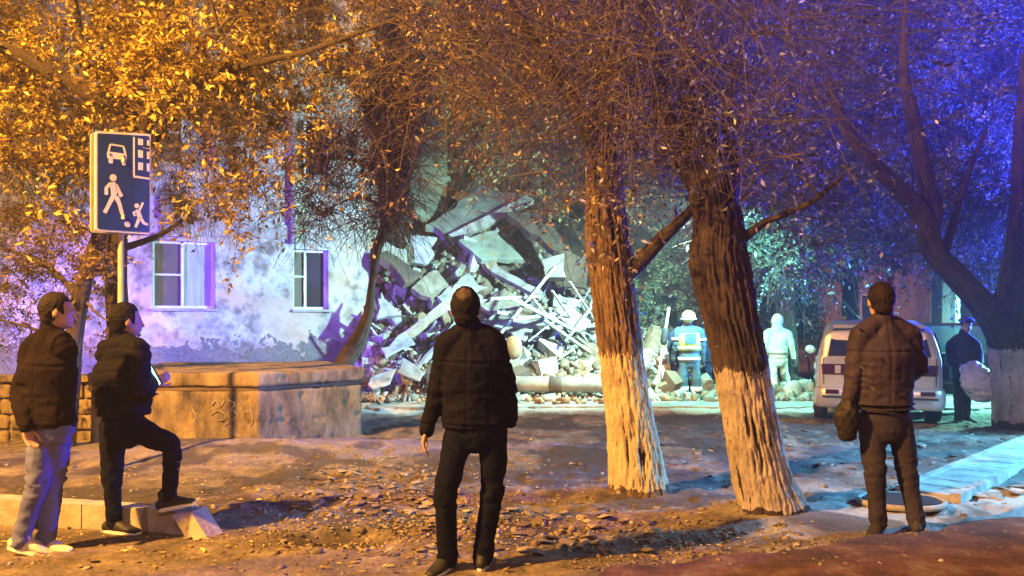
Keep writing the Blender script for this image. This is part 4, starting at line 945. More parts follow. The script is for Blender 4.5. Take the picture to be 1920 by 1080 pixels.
# greenish white post behind the officer
mb = MB(); pp = PG(1783, 745); loft(mb, [(pp[0], pp[1], 0), (pp[0], pp[1], 2.3)], .16, seg=12, k=1)
tag(build('post', mb, M['slab_white']), 'pale green post standing behind the head of the police officer', 'post')
mb = MB(); 
for x0, x1, z in ((6.6, 12.5, .28), (6.6, 12.5, .55)):
    box(mb, ((x0 + x1) / 2, 17.2, z), (x1 - x0, .06, .12))
bench = thing('low_barrier', 'low pale barrier of two rails lit green behind the police officer', 'barrier', (9.5, 17.2, 0))
for z in (.30, .58): mb = MB(); box(mb, (9.5, 17.2, z), (6, .05, .12)); build('rail', mb, M['slab_white'], bench)
for x in (6.7, 8.5, 10.4, 12.3): mb = MB(); box(mb, (x, 17.26, .35), (.08, .06, .72)); build('post', mb, M['slab_white'], bench)
# white sacks by the coverall person
for (px, py), lab in (((1487, 722), 'pale full sack behind the person in coveralls, left one'), ((1508, 720), 'pale full sack beside the rear of the minivan')):
    mb = MB(); c = PG(px, py + 28); ell(mb, c + [0, 0, .17], (.2, .18, .22), seg=18); me = remesh(mb, .03); v = get_v(me); set_v(me, v + get_n(me) * ((fbm(v * 9, 3, 3) - .5) * .08)[:, None]); me.materials.append(M['slab_white']); tag(link('sack', me), lab, 'sack')

# ------------------------------------------------------------------ minivan
th = math.radians(21); fw = np.array([math.sin(th), math.cos(th), 0]); rt = np.array([math.cos(th), -math.sin(th), 0]); rc = np.array([P(1647, 0, 11.9)[0], 11.9, 0])
def cp(x, y, z): return rc + rt * x + fw * y + np.array([0, 0, z])
van = thing('minivan', 'silver minivan seen from behind with its front right door open', 'minivan', rc)
secs = [(0.00, .78, .80, .70, 1.02, .30, 1.04), (0.06, .83, .86, .74, 1.40, .25, .96), (.22, .85, .88, .72, 1.50, .24, .96), (1.2, .86, .89, .71, 1.56, .24, .96), (2.4, .86, .89, .70, 1.55, .24, .95), (3.0, .86, .89, .66, 1.45, .24, .95), (3.6, .85, .87, .66, 1.02, .24, .92), (4.25, .78, .80, .6, .84, .28, .80), (4.4, .70, .74, .55, .72, .34, .66)]
v = []; 
for y, wb, wm, wr, zt, zb, zbelt in secs:
    zbelt = min(zbelt, zt - .02)
    ring = [(-wb, zb), (-wm, (zb + zbelt) / 2), (-wm * .985, zbelt), (-(wr + wm) / 2 * .985, (zbelt + zt) / 2 + .02), (-wr, zt - .07), (-wr * .85, zt - .01), (0, zt + .015), (wr * .85, zt - .01), (wr, zt - .07), ((wr + wm) / 2 * .985, (zbelt + zt) / 2 + .02), (wm * .985, zbelt), (wm, (zb + zbelt) / 2), (wb, zb), (0, zb - .02)]
    v.append([cp(x, y, z) for x, z in ring])
n = 14; vv = np.array(v).reshape(-1, 3); f = [[i * n + j, i * n + (j + 1) % n, (i + 1) * n + (j + 1) % n, (i + 1) * n + j] for i in range(len(secs) - 1) for j in range(n)] + [list(range(n))[::-1], [(len(secs) - 1) * n + j for j in range(n)]]
mb = MB(); mb.add(vv, f); o = build('body', mb, M['car_paint'], van, True); bevel_obj(o, .02, 2)
def cquad(name, pts, mat, par=van, th_=.012, bev=.004):
    mb = MB(); q = np.array([cp(*p) for p in pts]); nn = nrm(np.cross(q[1] - q[0], q[-1] - q[0])); cc = cp(0, 2, .8)
    if nn @ (q.mean(0) - cc) < 0: nn = -nn
    prism(mb, q + nn * th_, -nn * th_ * 2); o = build(name, mb, M[mat], par); return o
cquad('tailgate', [(-.74, -.012, .48), (.74, -.012, .48), (.76, -.012, 1.0), (-.76, -.012, 1.0)], 'car_paint')
cquad('rear_window', [(-.70, -.012, 1.02), (.70, -.012, 1.02), (.62, .10, 1.42), (-.62, .10, 1.42)], 'car_glass', th_=.016)
for s in (-1, 1):
    o = cquad('tail_lamp', [(s * .40, -.02, .74), (s * .78, -.01, .74), (s * .79, -.01, .90), (s * .40, -.02, .90)], 'tail_red', th_=.022)
    cquad('lamp_lens', [(s * .52, -.045, .76), (s * .60, -.045, .76), (s * .60, -.045, .88), (s * .52, -.045, .88)], 'car_paint', o, .004)
    cquad('reflector', [(s * .55, -.135, .46), (s * .74, -.12, .46), (s * .74, -.12, .52), (s * .55, -.135, .52)], 'tail_red', th_=.006)
mb = MB(); loft(mb, [cp(-.86, .12, .40), cp(-.80, -.04, .40), cp(-.5, -.07, .40), cp(0, -.08, .40), cp(.5, -.07, .40), cp(.80, -.04, .40), cp(.86, .12, .40)], .05, .16, side=tuple(fw), seg=16, k=3)
build('rear_bumper', mb, M['car_paint'], van, True)
cquad('number_plate', [(-.26, -.03, .60), (.26, -.03, .60), (.26, -.03, .71), (-.26, -.03, .71)], 'sign_white', th_=.02)
for s in (-1, 1):
    for a, b in ((.35, 1.35), (1.45, 2.3)):
        cquad('side_window', [(s * .872, a, 1.0), (s * .872, b, 1.0), (s * .79, b - .02, 1.36), (s * .79, a + .08, 1.36)], 'car_glass', th_=.02)
    for y in (.75, 3.5):
        mb = MB(); c = cp(s * .80, y, .31); loft(mb, [c - rt * .1, c + rt * .1], .31, side=(0, 0, 1), seg=28, k=1, cap=False); w = build('wheel', mb, M['rubber'], van, True)
        mb = MB(); c2 = c + rt * s * .105; loft(mb, [c2 - rt * .01, c2 + rt * .012], .19, side=(0, 0, 1), seg=20, k=1, cap=False); build('rim', mb, M['steel'], w)
    mb = MB(); ell(mb, cp(s * .98, 2.75, 1.02), (.09, .06, .08), seg=14); build('mirror', mb, M['car_paint'], van, True)
mb = MB(); box(mb, cp(-.66, 1.2, 1.57), (.03, 1.5, .03), 0, np.column_stack([rt, fw, [0, 0, 1]])); build('roof_rail', mb, M['dark_trim'], van)
cquad('bumper_strip', [(-.78, -.14, .40), (.78, -.14, .40), (.78, -.14, .43), (-.78, -.14, .43)], 'dark_trim', th_=.006)
cquad('tailgate_gap', [(-.77, -.03, .60), (-.76, -.03, .60), (-.76, -.03, 1.0), (-.77, -.03, 1.0)], 'dark_trim', th_=.004)
cquad('tailgate_gap', [(.76, -.03, .60), (.77, -.03, .60), (.77, -.03, 1.0), (.76, -.03, 1.0)], 'dark_trim', th_=.004)
cquad('wiper', [(-.05, -.05, 1.03), (.4, -.045, 1.07), (.4, -.045, 1.085), (-.05, -.05, 1.05)], 'dark_trim', th_=.01)
cquad('spoiler', [(-.62, .06, 1.44), (.62, .06, 1.44), (.62, .06, 1.49), (-.62, .06, 1.49)], 'car_paint', th_=.05)
cquad('badge', [(-.06, -.03, .93), (.06, -.03, .93), (.06, -.03, .96), (-.06, -.03, .96)], 'steel', th_=.006)
# open front right door: hinge at y=2.9
dh = cp(.88, 2.75, 0); dd = nrm(rt * .93 - fw * .36)
def dp(u, z, off=0): q = dh + dd * u; return np.array([q[0], q[1], z]) + np.cross(dd, [0, 0, 1]) * off
def dpoly(name, pts, off, t_, mat, par):
    mb = MB(); prism(mb, [dp(u, z, off) for u, z in pts], np.cross(dd, [0, 0, 1]) * t_); return build(name, mb, M[mat], par)
door = dpoly('door', [(0, .28), (1.1, .28), (1.16, .5), (1.16, .98), (0, .98)], 0, .07, 'dark_trim', van)
dpoly('door_skin', [(0, .28), (1.1, .28), (1.16, .5), (1.16, .98), (0, .98)], -.01, .012, 'car_paint', door)
dpoly('window_glass', [(.05, 1.0), (1.1, 1.0), (1.08, 1.3), (.9, 1.46), (.05, 1.46)], .03, .012, 'door_glass', door)
for a in (((0, .98), (0, 1.5), (.05, 1.5), (.05, .98)), ((0, 1.46), (.9, 1.46), (.92, 1.51), (0, 1.51)), ((.9, 1.46), (1.08, 1.3), (1.13, 1.33), (.93, 1.51)), ((1.08, 1.3), (1.1, .98), (1.16, .98), (1.13, 1.33))): dpoly('window_frame', a, .0, .05, 'dark_trim', door)
mb = MB(); ell(mb, dp(.45, .5, .07), (.22, .22, .03), seg=18); build('speaker_cover', mb, M['concrete'], door, True)

# ------------------------------------------------------------------ people
def hand(mb, w, d, nv, th_side, s=1.0, curl=.5, r=.0088):
    d, nv = nrm(d), nrm(nv); sd = nrm(np.cross(d, nv)); nv = np.cross(sd, d)
    if sd @ th_side < 0: sd = -sd                 # towards the thumb
    pe = w + d * .085 * s; loft(mb, [w, w + d * .04 * s, pe], [.026 * s, .040 * s, .038 * s], [.02 * s, .016 * s, .013 * s], side=sd, seg=12, k=3)
    for k, ln in enumerate((.070, .080, .074, .058)):
        b = pe + sd * (.028 - .0187 * k) * s - d * .01; q = [b]; a = curl * .5; dirv = d
        for j, fr in enumerate((.45, .32, .23)):
            a_ = curl * (.6 + .5 * j); dirv = d * math.cos(a_) + nv * math.sin(a_); b = b + dirv * ln * s * fr * 1.15; q.append(b)
        loft(mb, q, [r * s, r * s, r * .9 * s, r * .75 * s], side=sd, seg=8, k=2)
    b = w + d * .03 * s + sd * .025 * s; q = [b, b + (sd * .8 + d * .6) * .03 * s, b + (sd * .75 + d) * .05 * s + nv * .012, b + (sd * .6 + d * 1.3) * .062 * s + nv * .02]
    loft(mb, q, [.013 * s, .011 * s, .0095 * s, .008 * s], side=nv, seg=8, k=2)
def head(mb, c, fd, s=1.0, tilt=0.0, skull=(.076, .096, .118)):
    up = nrm(np.array([0, 0, 1]) + fd * tilt); fd = nrm(fd - up * (fd @ up)); rgt = np.cross(fd, up); ax = np.array([rgt, fd, up]); 
    L = lambda x, y, z: c + (rgt * x + fd * y + up * z) * s
    ell(mb, L(0, -.008, .015), np.array([skull[0], skull[1], skull[2] * .88]) * s, ax, 24); ell(mb, L(0, .022, -.045), np.array([.058, .066, .066]) * s, ax, 20)
    loft(mb, [L(0, .088, .012), L(0, .096, -.012), L(0, .100, -.026)], [.008 * s, .011 * s, .015 * s], side=rgt, seg=8, k=2)
    for q in (-1, 1):
        ell(mb, L(q * .079, -.004, -.004), np.array([.008, .020, .031]) * s, ax, 10); ell(mb, L(q * .032, .078, .024), np.array([.022, .012, .009]) * s, ax, 8)
    ell(mb, L(0, .088, -.058), np.array([.024, .010, .011]) * s, ax, 8); ell(mb, L(0, .078, -.092), np.array([.020, .016, .016]) * s, ax, 8)
    return ax, L
def wrinkle(me, amp, sc=(11, 11, 9), seed=0, centers=(), puff=0, pitch=.085, grooves=(), ctr=None):
    v = get_v(me); nn = get_n(me); q = v.copy(); f = fbm(q * sc, 3, seed); rid = 1 - np.abs(f - .5) * 4
    d = (rid - .5) * amp * .7 + (fbm(q * 6, 2, seed + 5) - .5) * amp * 1.2
    if puff: d = d + puff * (np.abs(np.sin(np.pi * (v[:, 2] + .012 * np.sin(v[:, 0] * 14)) / pitch)) ** .6 - .6)
    for c, r, a in centers:
        w = np.exp(-np.sum((v - c) ** 2, 1) / (r * r)); g = np.abs(fbm((q + fbm(q * 4, 2, seed + 2)[:, None] * .15) * (8, 8, 17), 2, seed + 31) - .5); d = d + w * (.25 - g * 1.6) * a
    for ax_, p0_, dep in grooves:
        w = np.exp(-((v[:, ax_] - p0_ - .008 * np.sin(v[:, 0] * 9)) / .008) ** 2); w2 = np.exp(-((v[:, ax_] - p0_ - .016) / .010) ** 2)
        d = d - dep * w + dep * .5 * w2
    set_v(me, v + nn * d[:, None])
def rem_part(name, mb, vox, mat, root, smooth=2, wr=None):
    me = remesh(mb, vox, smooth)
    if wr: wrinkle(me, **wr)
    set_v(me, get_v(me) - org_of(root)); me.materials.append(mat); o = link(name, me, root); ORG[o.name] = org_of(root); return o
def shoe(root, an, toe, s, mat, sole_mat='sole', pitch=0.0, vox=.01, hgt=.085):
    an, toe = np.asarray(an, float), nrm(toe); z0 = an - np.array([0, 0, hgt]); sd = nrm(np.cross(toe, [0, 0, 1])); up = np.cross(sd, toe)
    mb = MB(); L = lambda a, b: z0 + toe * a * s + up * b * s
    loft(mb, [L(-.065, .045), L(-.02, .06), L(.05, .052), L(.12, .036), L(.185, .028)], [.034 * s, .042 * s, .046 * s, .050 * s, .036 * s], [.038 * s, .050 * s, .046 * s, .030 * s, .020 * s], side=sd, seg=14, k=3)
    loft(mb, [L(-.015, .06), L(-.02, .12)], [.042 * s, .045 * s], side=sd, seg=12, k=1)
    o = rem_part('shoe', mb, vox, mat, root, 1)
    pl = []
    for k in range(22):
        a = 2 * math.pi * k / 22; c, q = math.cos(a), math.sin(a); w = .047 if c > 0 else .040
        pl.append(L(.065 + c * .155, -.002) + sd * (q * w * s * (1 - .25 * max(0, c) ** 2)))
    mb = MB(); prism(mb, pl, up * .026 * s); build('sole', mb, M[sole_mat], o, False)
    return o
def person(label, D, J, face, mats, vox=.011, s=1.0, jr=None, toes=None, group=None, puff=0, hair=True, shoes='shoe_black', sole='sole', tilt=0, hcurl=.6, hem=None, hs=1.0, wr=.009, hairmat='hair', collar=True, bald=False, extra=None):
    p = {}
    for k, v in J.items():
        if k[:2] in ('no', 'hd'): continue
        p[k] = P(v[0], v[1], D + (v[2] if len(v) > 2 else 0))
    base = (p['anL'] + p['anR']) / 2; root = thing('person', label, 'person', (base[0], base[1], 0), group)
    fd = nrm(face); sd = nrm(p['shR'] - p['shL']); near = vox < .014
    # body
    mb = MB(); ax, L = head(mb, p['head'], nrm(J_face.get(label, face)) if label in J_face else fd, s * hs, tilt)
    nb = p['neck']; loft(mb, [p['head'] + np.array([0, 0, -.04]) * s, nb, nb - np.array([0, 0, .06])], [.052 * s, .055 * s, .07 * s], side=sd, seg=12, k=2)
    hip = (p['hipL'] + p['hipR']) / 2; ch = nb * .72 + hip * .28
    loft(mb, [hip, hip * .5 + ch * .5, ch, nb - [0, 0, .05]], [.13 * s, .12 * s, .14 * s, .07 * s], [.085 * s, .08 * s, .09 * s, .05 * s], side=sd, seg=14, k=3)
    for q in 'LR':
        sh, el, wr_ = p['sh' + q], p['el' + q], p['wr' + q]
        loft(mb, [sh, el, wr_], [.045 * s, .036 * s, .027 * s], side=fd, seg=10, k=3)
        d = nrm(wr_ - el); hd = J.get('hd' + q)
        if hd is not None: d = nrm(hd)
        out = sd * (-1 if q == 'L' else 1)
        if J.get('nohand' + q) is None: hand(mb, wr_, d, -out if near else -out, fd, s, hcurl, .0088 if near else .012)
        loft(mb, [p['hip' + q], p['kn' + q], p['an' + q]], [.07 * s, .05 * s, .035 * s], side=sd, seg=12, k=3)
        ell(mb, p['an' + q] - [0, 0, .03], np.array([.035, .035, .03]) * s)
    rem_part('body', mb, .0068 if near else vox, M['skin'], root, 1)
    # hair
    if hair:
        mb = MB(); cc = p['head']
        ell(mb, L(0, -.016, .030), np.array([.086, .100, .108]) * s * hs, ax, 22); ell(mb, L(0, -.05, -.035), np.array([.064, .055, .06]) * s * hs, ax, 18)
        me = remesh(mb, .008 if near else .014, 1); v = get_v(me); lv = (v - cc) @ ax.T / (s * hs)
        v += get_n(me) * ((fbm(v * [50, 50, 40], 3, 5) - .5) * .011 * s + (fbm(v * [150, 150, 30], 2, 8) - .5) * .008 * s)[:, None]
        cut = (lv[:, 1] > .045) & (lv[:, 2] < .07) | (lv[:, 2] < -.082) | ((lv[:, 1] > -.005) & (lv[:, 2] < -.02))
        if bald: patch_ = (lv[:, 0] ** 2 + (lv[:, 1] + .075) ** 2 + (lv[:, 2] - .095) ** 2 < .036 ** 2)
        bm = bmesh.new(); set_v(me, v); bm.from_mesh(me); bm.verts.ensure_lookup_table(); bmesh.ops.delete(bm, geom=[bm.verts[i] for i in np.nonzero(cut)[0]], context='VERTS'); bm.to_mesh(me); bm.free()
        me.materials.append(M[hairmat])
        if bald:
            me.materials.append(M['thin_hair']); lv = (get_v(me) - cc) @ ax.T / (s * hs); pc = lv[:, 0] ** 2 + (lv[:, 1] + .075) ** 2 + (lv[:, 2] - .085) ** 2 < .045 ** 2 * (.8 + .5 * fbm(lv * 60, 2, 1))
            me.polygons.foreach_set('material_index', np.array([int(pc[list(q.vertices)].all()) for q in me.polygons], np.int32))
        set_v(me, get_v(me) - org_of(root)); o = link('hair', me, root); so = o.modifiers.new('t', 'SOLIDIFY'); so.thickness = .008
    jr = jr or {}; g = lambda k, d: jr.get(k, d) * s
    # jacket
    hemc = P(*[a for a in hem[:2]], D + (hem[2] if len(hem) > 2 else 0)) if hem else hip
    mb = MB(); mid = (p['shL'] + p['shR']) / 2; shw = np.linalg.norm(p['shR'] - p['shL']) / 2
    loft(mb, [hemc, hemc * .6 + mid * .4, hemc * .28 + mid * .72, mid - [0, 0, .05 * s], mid + [0, 0, .03 * s], nb + [0, 0, .01]],
         [g('hem', .19), g('waist', .185), g('chest', .20), shw + .03 * s, shw * .62, .068 * s], [g('hemd', .135), g('waistd', .13), g('chestd', .14), .11 * s, .095 * s, .066 * s], side=sd, seg=22, k=4, cap=False)
    for q in 'LR':
        sh, el, wr_ = p['sh' + q], p['el' + q], p['wr' + q]
        loft(mb, [mid * .35 + sh * .65, sh, sh * .5 + el * .5, el, el * .45 + wr_ * .55, wr_], [g('sl', .075) * 1.0, g('sl', .075) * 1.08, g('sl', .075) * .95, g('se', .064), g('sw', .054), g('cuff', .046)], side=fd, seg=14, k=3)
    for q in 'LR': loft(mb, [nb + [0, 0, -.005], nb * .5 + p['sh' + q] * .5 + [0, 0, .012], p['sh' + q] - [0, 0, .004]], [.062 * s, .066 * s, g('sl', .075) * .98], [.06 * s, .075 * s, g('sl', .075)], side=(0, 0, 1), seg=14, k=3)
    if collar: loft(mb, [nb - [0, 0, .03], nb + np.array([0, 0, .035]) * s - fd * .01], [.078 * s, .072 * s], [.075 * s, .07 * s], side=sd, seg=16, k=1)
    cen = [(p['elL'], .14, .05), (p['elR'], .14, .05), (hemc * .7 + mid * .3, .2, .03)]
    jk = rem_part('jacket', mb, vox * (.85 if near else 1), M[mats[0]], root, 2, dict(amp=wr, puff=puff, centers=cen, seed=int(D * 7), grooves=[(2, mid[2] - .12, .007), (2, hemc[2] + .02, .008), (0, mid[0] - .01, .004)] if near and not puff else ()))
    # trousers
    mb = MB(); loft(mb, [(p['hipL'] + p['hipR']) / 2 - [0, 0, .06 * s], hip + [0, 0, .06], hip + [0, 0, .16 * s]], [g('hip', .165), g('hip', .165), g('hip', .155)], [g('hipd', .118), g('hipd', .12), .11 * s], side=sd, seg=20, k=3)
    for q in 'LR':
        h_, k_, a_ = p['hip' + q], p['kn' + q], p['an' + q]
        loft(mb, [h_ * .93 + hip * .07, h_ * .45 + k_ * .55, k_, k_ * .45 + a_ * .55, a_ - [0, 0, .012]], [g('th', .095), g('th2', .085), g('kn', .070), g('cf', .066), g('an', .064)], side=sd, seg=16, k=3)
    rem_part('trousers', mb, vox, M[mats[1]], root, 2, dict(amp=wr * .8, centers=[(p['knL'], .13, .05), (p['knR'], .13, .05), (p['anL'], .09, .05), (p['anR'], .09, .05)], seed=int(D * 5)))
    for q, t in zip('LR', toes): shoe(root, p['an' + q], t, s, M[shoes], sole, vox=.009 if near else .016)
    return root, p, jk, ax, L
J_face = {}

# balding man in the centre, seen from behind
r1, p1_, j1, ax1, L1 = person('man with thinning dark hair in black jacket standing with his back turned, facing the rubble', 5.02,
  dict(head=(873, 582), neck=(880, 617), shL=(841, 644), shR=(923, 640), elL=(821, 730, .02), elR=(948, 722, .03), wrL=(800, 806, -.05), wrR=(957, 790, .05), nohandR=1, hdL=(-.25, -.1, -1),
       hipL=(862, 800), hipR=(926, 796), knL=(836, 925, -.04), knR=(924, 918, .03), anL=(838, 1044), anR=(905, 1040, .05)), (.05, 1, 0), ('black_jacket', 'navy'), toes=((-.5, -.85, -.02), (.12, 1, 0)), hem=(888, 800), bald=True,
  jr=dict(hem=.205, waist=.19, chest=.195, sl=.078), hs=1.10, wr=.011)
# man in the brown jacket
r2, p2_, j2, ax2, L2 = person('man in brown jacket with a dark bag, standing right of the second tree', 5.83,
  dict(head=(1651, 566), neck=(1655, 600), shL=(1615, 628), shR=(1704, 626), elL=(1600, 700, .0), elR=(1722, 690, .06), wrL=(1590, 752, -.02), wrR=(1700, 712, .28), nohandR=1, hdL=(-.1, 0, -1),
       hipL=(1632, 790), hipR=(1688, 790), knL=(1641, 885, -.02), knR=(1700, 880, .02), anL=(1646, 980), anR=(1719, 978)), (.02, 1, 0), ('brown_jacket', 'grey_trousers'), toes=((-.6, -.75, 0), (.45, .9, 0)), hem=(1657, 765), hairmat='hair_brown',
  jr=dict(hem=.205, waist=.21, chest=.225, chestd=.15, sl=.078, se=.066, th=.09, kn=.072, cf=.06, an=.06), shoes='shoe_grey', sole='shoe_grey', hs=1.08, wr=.008)
mb = MB(); loft(mb, [P(1600, 768, 5.8), P(1661, 762, 5.83), P(1714, 766, 5.86)], .015, .02, side=(0, 0, 1), seg=8, k=2)
hb2 = (p2_['hipL'] + p2_['hipR']) / 2; hm2 = P(1657, 765, 5.83)
for z_ in (0.0, .035):
    mb = MB(); a_ = np.linspace(0, 6.283, 40); loft(mb, [hm2 + np.array([.212 * math.cos(t), .148 * math.sin(t), z_]) for t in a_], .008, seg=6, k=1, cap=False); build('hem_band', mb, M['brown_jacket'], j2, True)
# the bag he holds
bagc = P(1588, 778, 5.75); bag = thing('shoulder_bag', 'soft black bag hanging from the left hand of the man in the brown jacket', 'bag', (*bagc[:2], bagc[2] - .15))
mb = MB(); loft(mb, [bagc + [0, 0, .08], bagc, bagc - [-.01, 0, .13]], [.05, .09, .075], [.05, .07, .06], seg=16, k=3); rem_part('pouch', mb, .012, M['bag_black'], bag, 2, dict(amp=.03, seed=4))
mb = MB(); loft(mb, [bagc + [-.05, 0, .07], P(1590, 752, 5.80) + [0, 0, -.04], bagc + [.05, 0, .07]], .008, seg=8, k=5); build('strap', mb, M['bag_black'], bag, True)
# man in puffer jacket, foot on the kerb stone
lab3 = 'man in dark puffer jacket, one foot on the broken kerb stone, looking at his phone'; J_face[lab3] = (.80, .55, -.1)
r3, p3_, j3, ax3, L3 = person(lab3, 5.87,
  dict(head=(238, 603), neck=(232, 635), shL=(205, 660, .05), shR=(255, 658, -.10), elL=(222, 742, .2), elR=(262, 738, -.18), wrL=(268, 728, .18), wrR=(288, 716, -.04), hdL=(1, -.3, .2), hdR=(.8, .6, .35),
       hipL=(212, 796, .05), hipR=(250, 800, -.08), knL=(210, 890, .0), knR=(322, 838, -.10), anL=(214, 978, .0), anR=(318, 934, -.06)), (.85, .5, 0), ('black_puffer', 'navy'), toes=((.95, -.15, -.03), (.95, -.1, .22)), hem=(232, 776),
  jr=dict(hem=.20, waist=.225, chest=.225, hemd=.17, waistd=.19, chestd=.18, sl=.09, se=.08, sw=.066, cuff=.05, th=.10, th2=.085, kn=.068, cf=.056, an=.05), puff=.012, hs=1.06, wr=.01, shoes='shoe_black', hcurl=.9)
ph = thing('mobile_phone', 'lit mobile phone held by the man in the puffer jacket', 'phone', P(294, 706, 5.80)); mb = MB()
Rp = np.array(Matrix.Rotation(-.5, 3, 'Y') @ Matrix.Rotation(.6, 3, 'Z')); box(mb, P(293, 704, 5.80), (.012, .075, .15), 0, Rp); build('case', mb, M['dark_trim'], ph)
mb = MB(); box(mb, P(293, 704, 5.80) + Rp @ np.array([-.0075, 0, 0]), (.002, .068, .14), 0, Rp); build('screen', mb, M['screen'], ph)
# walking man at the left
lab4 = 'man in dark coat and pale jeans walking at the far left'; J_face[lab4] = (.9, .4, 0)
r4, p4_, j4, ax4, L4 = person(lab4, 5.34,
  dict(head=(108, 586), neck=(98, 626), shL=(66, 650, .06), shR=(118, 650, -.04), elL=(46, 735, .0), elR=(110, 742, .18), wrL=(50, 800, -.16), wrR=(124, 800, .2), hdL=(.25, -.1, -1),
       hipL=(84, 790, .0), hipR=(106, 790, .0), knL=(70, 905, -.02), knR=(103, 900, .10), anL=(40, 1010, -.02), anR=(86, 1014, .08)), (.9, .4, 0), ('black_coat', 'pale_jeans'), toes=((.85, .2, -.25), (.95, -.15, 0)), hem=(92, 800),
  jr=dict(hem=.185, waist=.19, chest=.20, hemd=.15, chestd=.15, sl=.085, se=.075, sw=.065, th=.09, kn=.068, cf=.062, an=.06), shoes='shoe_cream', hairmat='hair_brown', hs=1.02, wr=.012)

# distant people
r5, p5, j5, ax5, L5 = person('firefighter in lime and grey reflective gear and pale helmet, back turned, between the trunks', 15.9,
  dict(head=(1291, 598), neck=(1291, 614), shL=(1272, 622), shR=(1311, 622), elL=(1266, 648, .0), elR=(1318, 650, .0), wrL=(1262, 668, .1), wrR=(1318, 672, .05), hipL=(1282, 676), hipR=(1302, 676), knL=(1280, 708), knR=(1305, 708), anL=(1280, 740), anR=(1306, 740)), (-.2, 1, 0), ('fire_dark', 'fire_dark'), vox=.02, hair=False, toes=((-.5, -.8, 0), (.2, 1, 0)), hem=(1292, 680), sole='shoe_black',
  jr=dict(hem=.21, waist=.2, chest=.21, sl=.09, th=.11, kn=.1, cf=.095, an=.09))
mb = MB(); ell(mb, p5['head'] + [0, 0, .05], (.135, .16, .125), seg=20); he = build('helmet', mb, M['helmet'], r5, True)
mb = MB(); ell(mb, p5['head'] + [0, 0, .0], (.165, .2, .03), seg=20); build('helmet_brim', mb, M['reflective'], he, True)
def band(root, name, c0, c1, w, d, mat, side=(1, 0, 0)):
    mb = MB(); loft(mb, [c0, c1], w, d, side=side, seg=24, k=1, cap=False); return build(name, mb, M[mat], root, True)
mid5 = (p5['shL'] + p5['shR']) / 2; h5 = (p5['hipL'] + p5['hipR']) / 2
band(r5, 'vest', mid5 * .95 + h5 * .05, mid5 * .35 + h5 * .65, .232, .165, 'fire_lime')
band(r5, 'reflective_band', mid5 * .5 + h5 * .5, mid5 * .40 + h5 * .60, .240, .172, 'reflective'); band(r5, 'reflective_band', mid5 * .12 + h5 * .88, mid5 * .02 + h5 * .98, .225, .155, 'reflective')
mb = MB(); q = mid5 * .8 + h5 * .2; box(mb, q + [0, -.17, -.02], (.22, .02, .2)); build('back_panel', mb, M['fire_dark'], r5)
for a in ('L', 'R'):
    c = p5['an' + a] * .8 + p5['kn' + a] * .2; band(r5, 'reflective_band', c, c + [0, 0, .09], .112, .112, 'reflective'); c = p5['el' + a] * .6 + p5['sh' + a] * .4; band(r5, 'reflective_band', c, c + [0, 0, .05], .098, .098, 'reflective')
person('person in dark blue clothes standing just left of the firefighter', 16.3,
  dict(head=(1276, 603), neck=(1274, 618), shL=(1260, 628), shR=(1286, 628), elL=(1257, 652), elR=(1286, 652), wrL=(1262, 672, -.1), wrR=(1286, 672), hipL=(1264, 676), hipR=(1280, 676), knL=(1266, 706), knR=(1280, 706), anL=(1265, 735), anR=(1278, 735)), (.3, 1, 0), ('police_navy', 'police_navy'), vox=.02, toes=((-.8, -.5, 0), (.2, 1, 0)), hem=(1272, 680), sole='shoe_black')
person('person in black with legs apart, half hidden by the second whitewashed trunk', 16.4,
  dict(head=(1337, 596), neck=(1337, 612), shL=(1320, 622), shR=(1354, 622), elL=(1314, 648), elR=(1358, 648), wrL=(1318, 670, .1), wrR=(1352, 670), hipL=(1330, 674), hipR=(1344, 674), knL=(1328, 704), knR=(1348, 704), anL=(1326, 732), anR=(1354, 732)), (.1, 1, 0), ('police_navy', 'police_navy'), vox=.02, toes=((-.2, 1, 0), (.5, 1, 0)), hem=(1337, 680), sole='shoe_black')
r8, p8, j8, ax8, L8 = person('person in pale hooded coveralls walking away between the second tree and the minivan', 16.8,
  dict(head=(1457, 602), neck=(1457, 616), shL=(1440, 625), shR=(1476, 626), elL=(1433, 650), elR=(1484, 648), wrL=(1434, 672, .1), wrR=(1488, 672, .1), hipL=(1450, 674), hipR=(1468, 674), knL=(1450, 702, -.05), knR=(1470, 698, .1), anL=(1452, 728, -.1), anR=(1474, 718, .5)), (.2, 1, 0), ('coverall', 'coverall'), vox=.02, hair=False, toes=((.1, 1, 0), (.3, 1, -.3)), hem=(1459, 672), shoes='coverall',
  jr=dict(hem=.19, waist=.2, chest=.22, sl=.09, th=.11, kn=.09, cf=.08, an=.07))
mb = MB(); ell(mb, p8['head'] + [0, -.01, .015], (.115, .13, .145), seg=18); loft(mb, [p8['head'] - [0, 0, .05], p8['neck'] - [0, 0, .03]], [.10, .11], seg=14, k=1); rem_part('hood', mb, .02, M['coverall'], r8, 2, dict(amp=.02))
for rr_, pp_ in ((r8, p8), (r5, p5)):
    for q in 'LR':
        mb = MB(); ell(mb, pp_['wr' + q] - [0, 0, .05], (.055, .05, .085), seg=12); build('glove', mb, M['rubber'], rr_, True)
        mb = MB(); a_ = pp_['an' + q]; loft(mb, [a_ + [0, 0, .12], a_, a_ - [0, 0, .06]], [.085, .08, .09], [.085, .085, .12], seg=12, k=2); build('boot', mb, M['rubber' if rr_ is r5 else 'shoe_cream'], rr_, True)
mb = MB(); c_ = (p8['hipL'] + p8['hipR']) / 2 + [0, 0, .12]; loft(mb, [c_, c_ + [0, 0, .04]], .215, .155, seg=24, k=1, cap=False); build('belt', mb, M['concrete'], r8, True)
lab9 = 'police officer in navy uniform and cap bending beside the open van door'; J_face[lab9] = (-.15, -1, -.2)
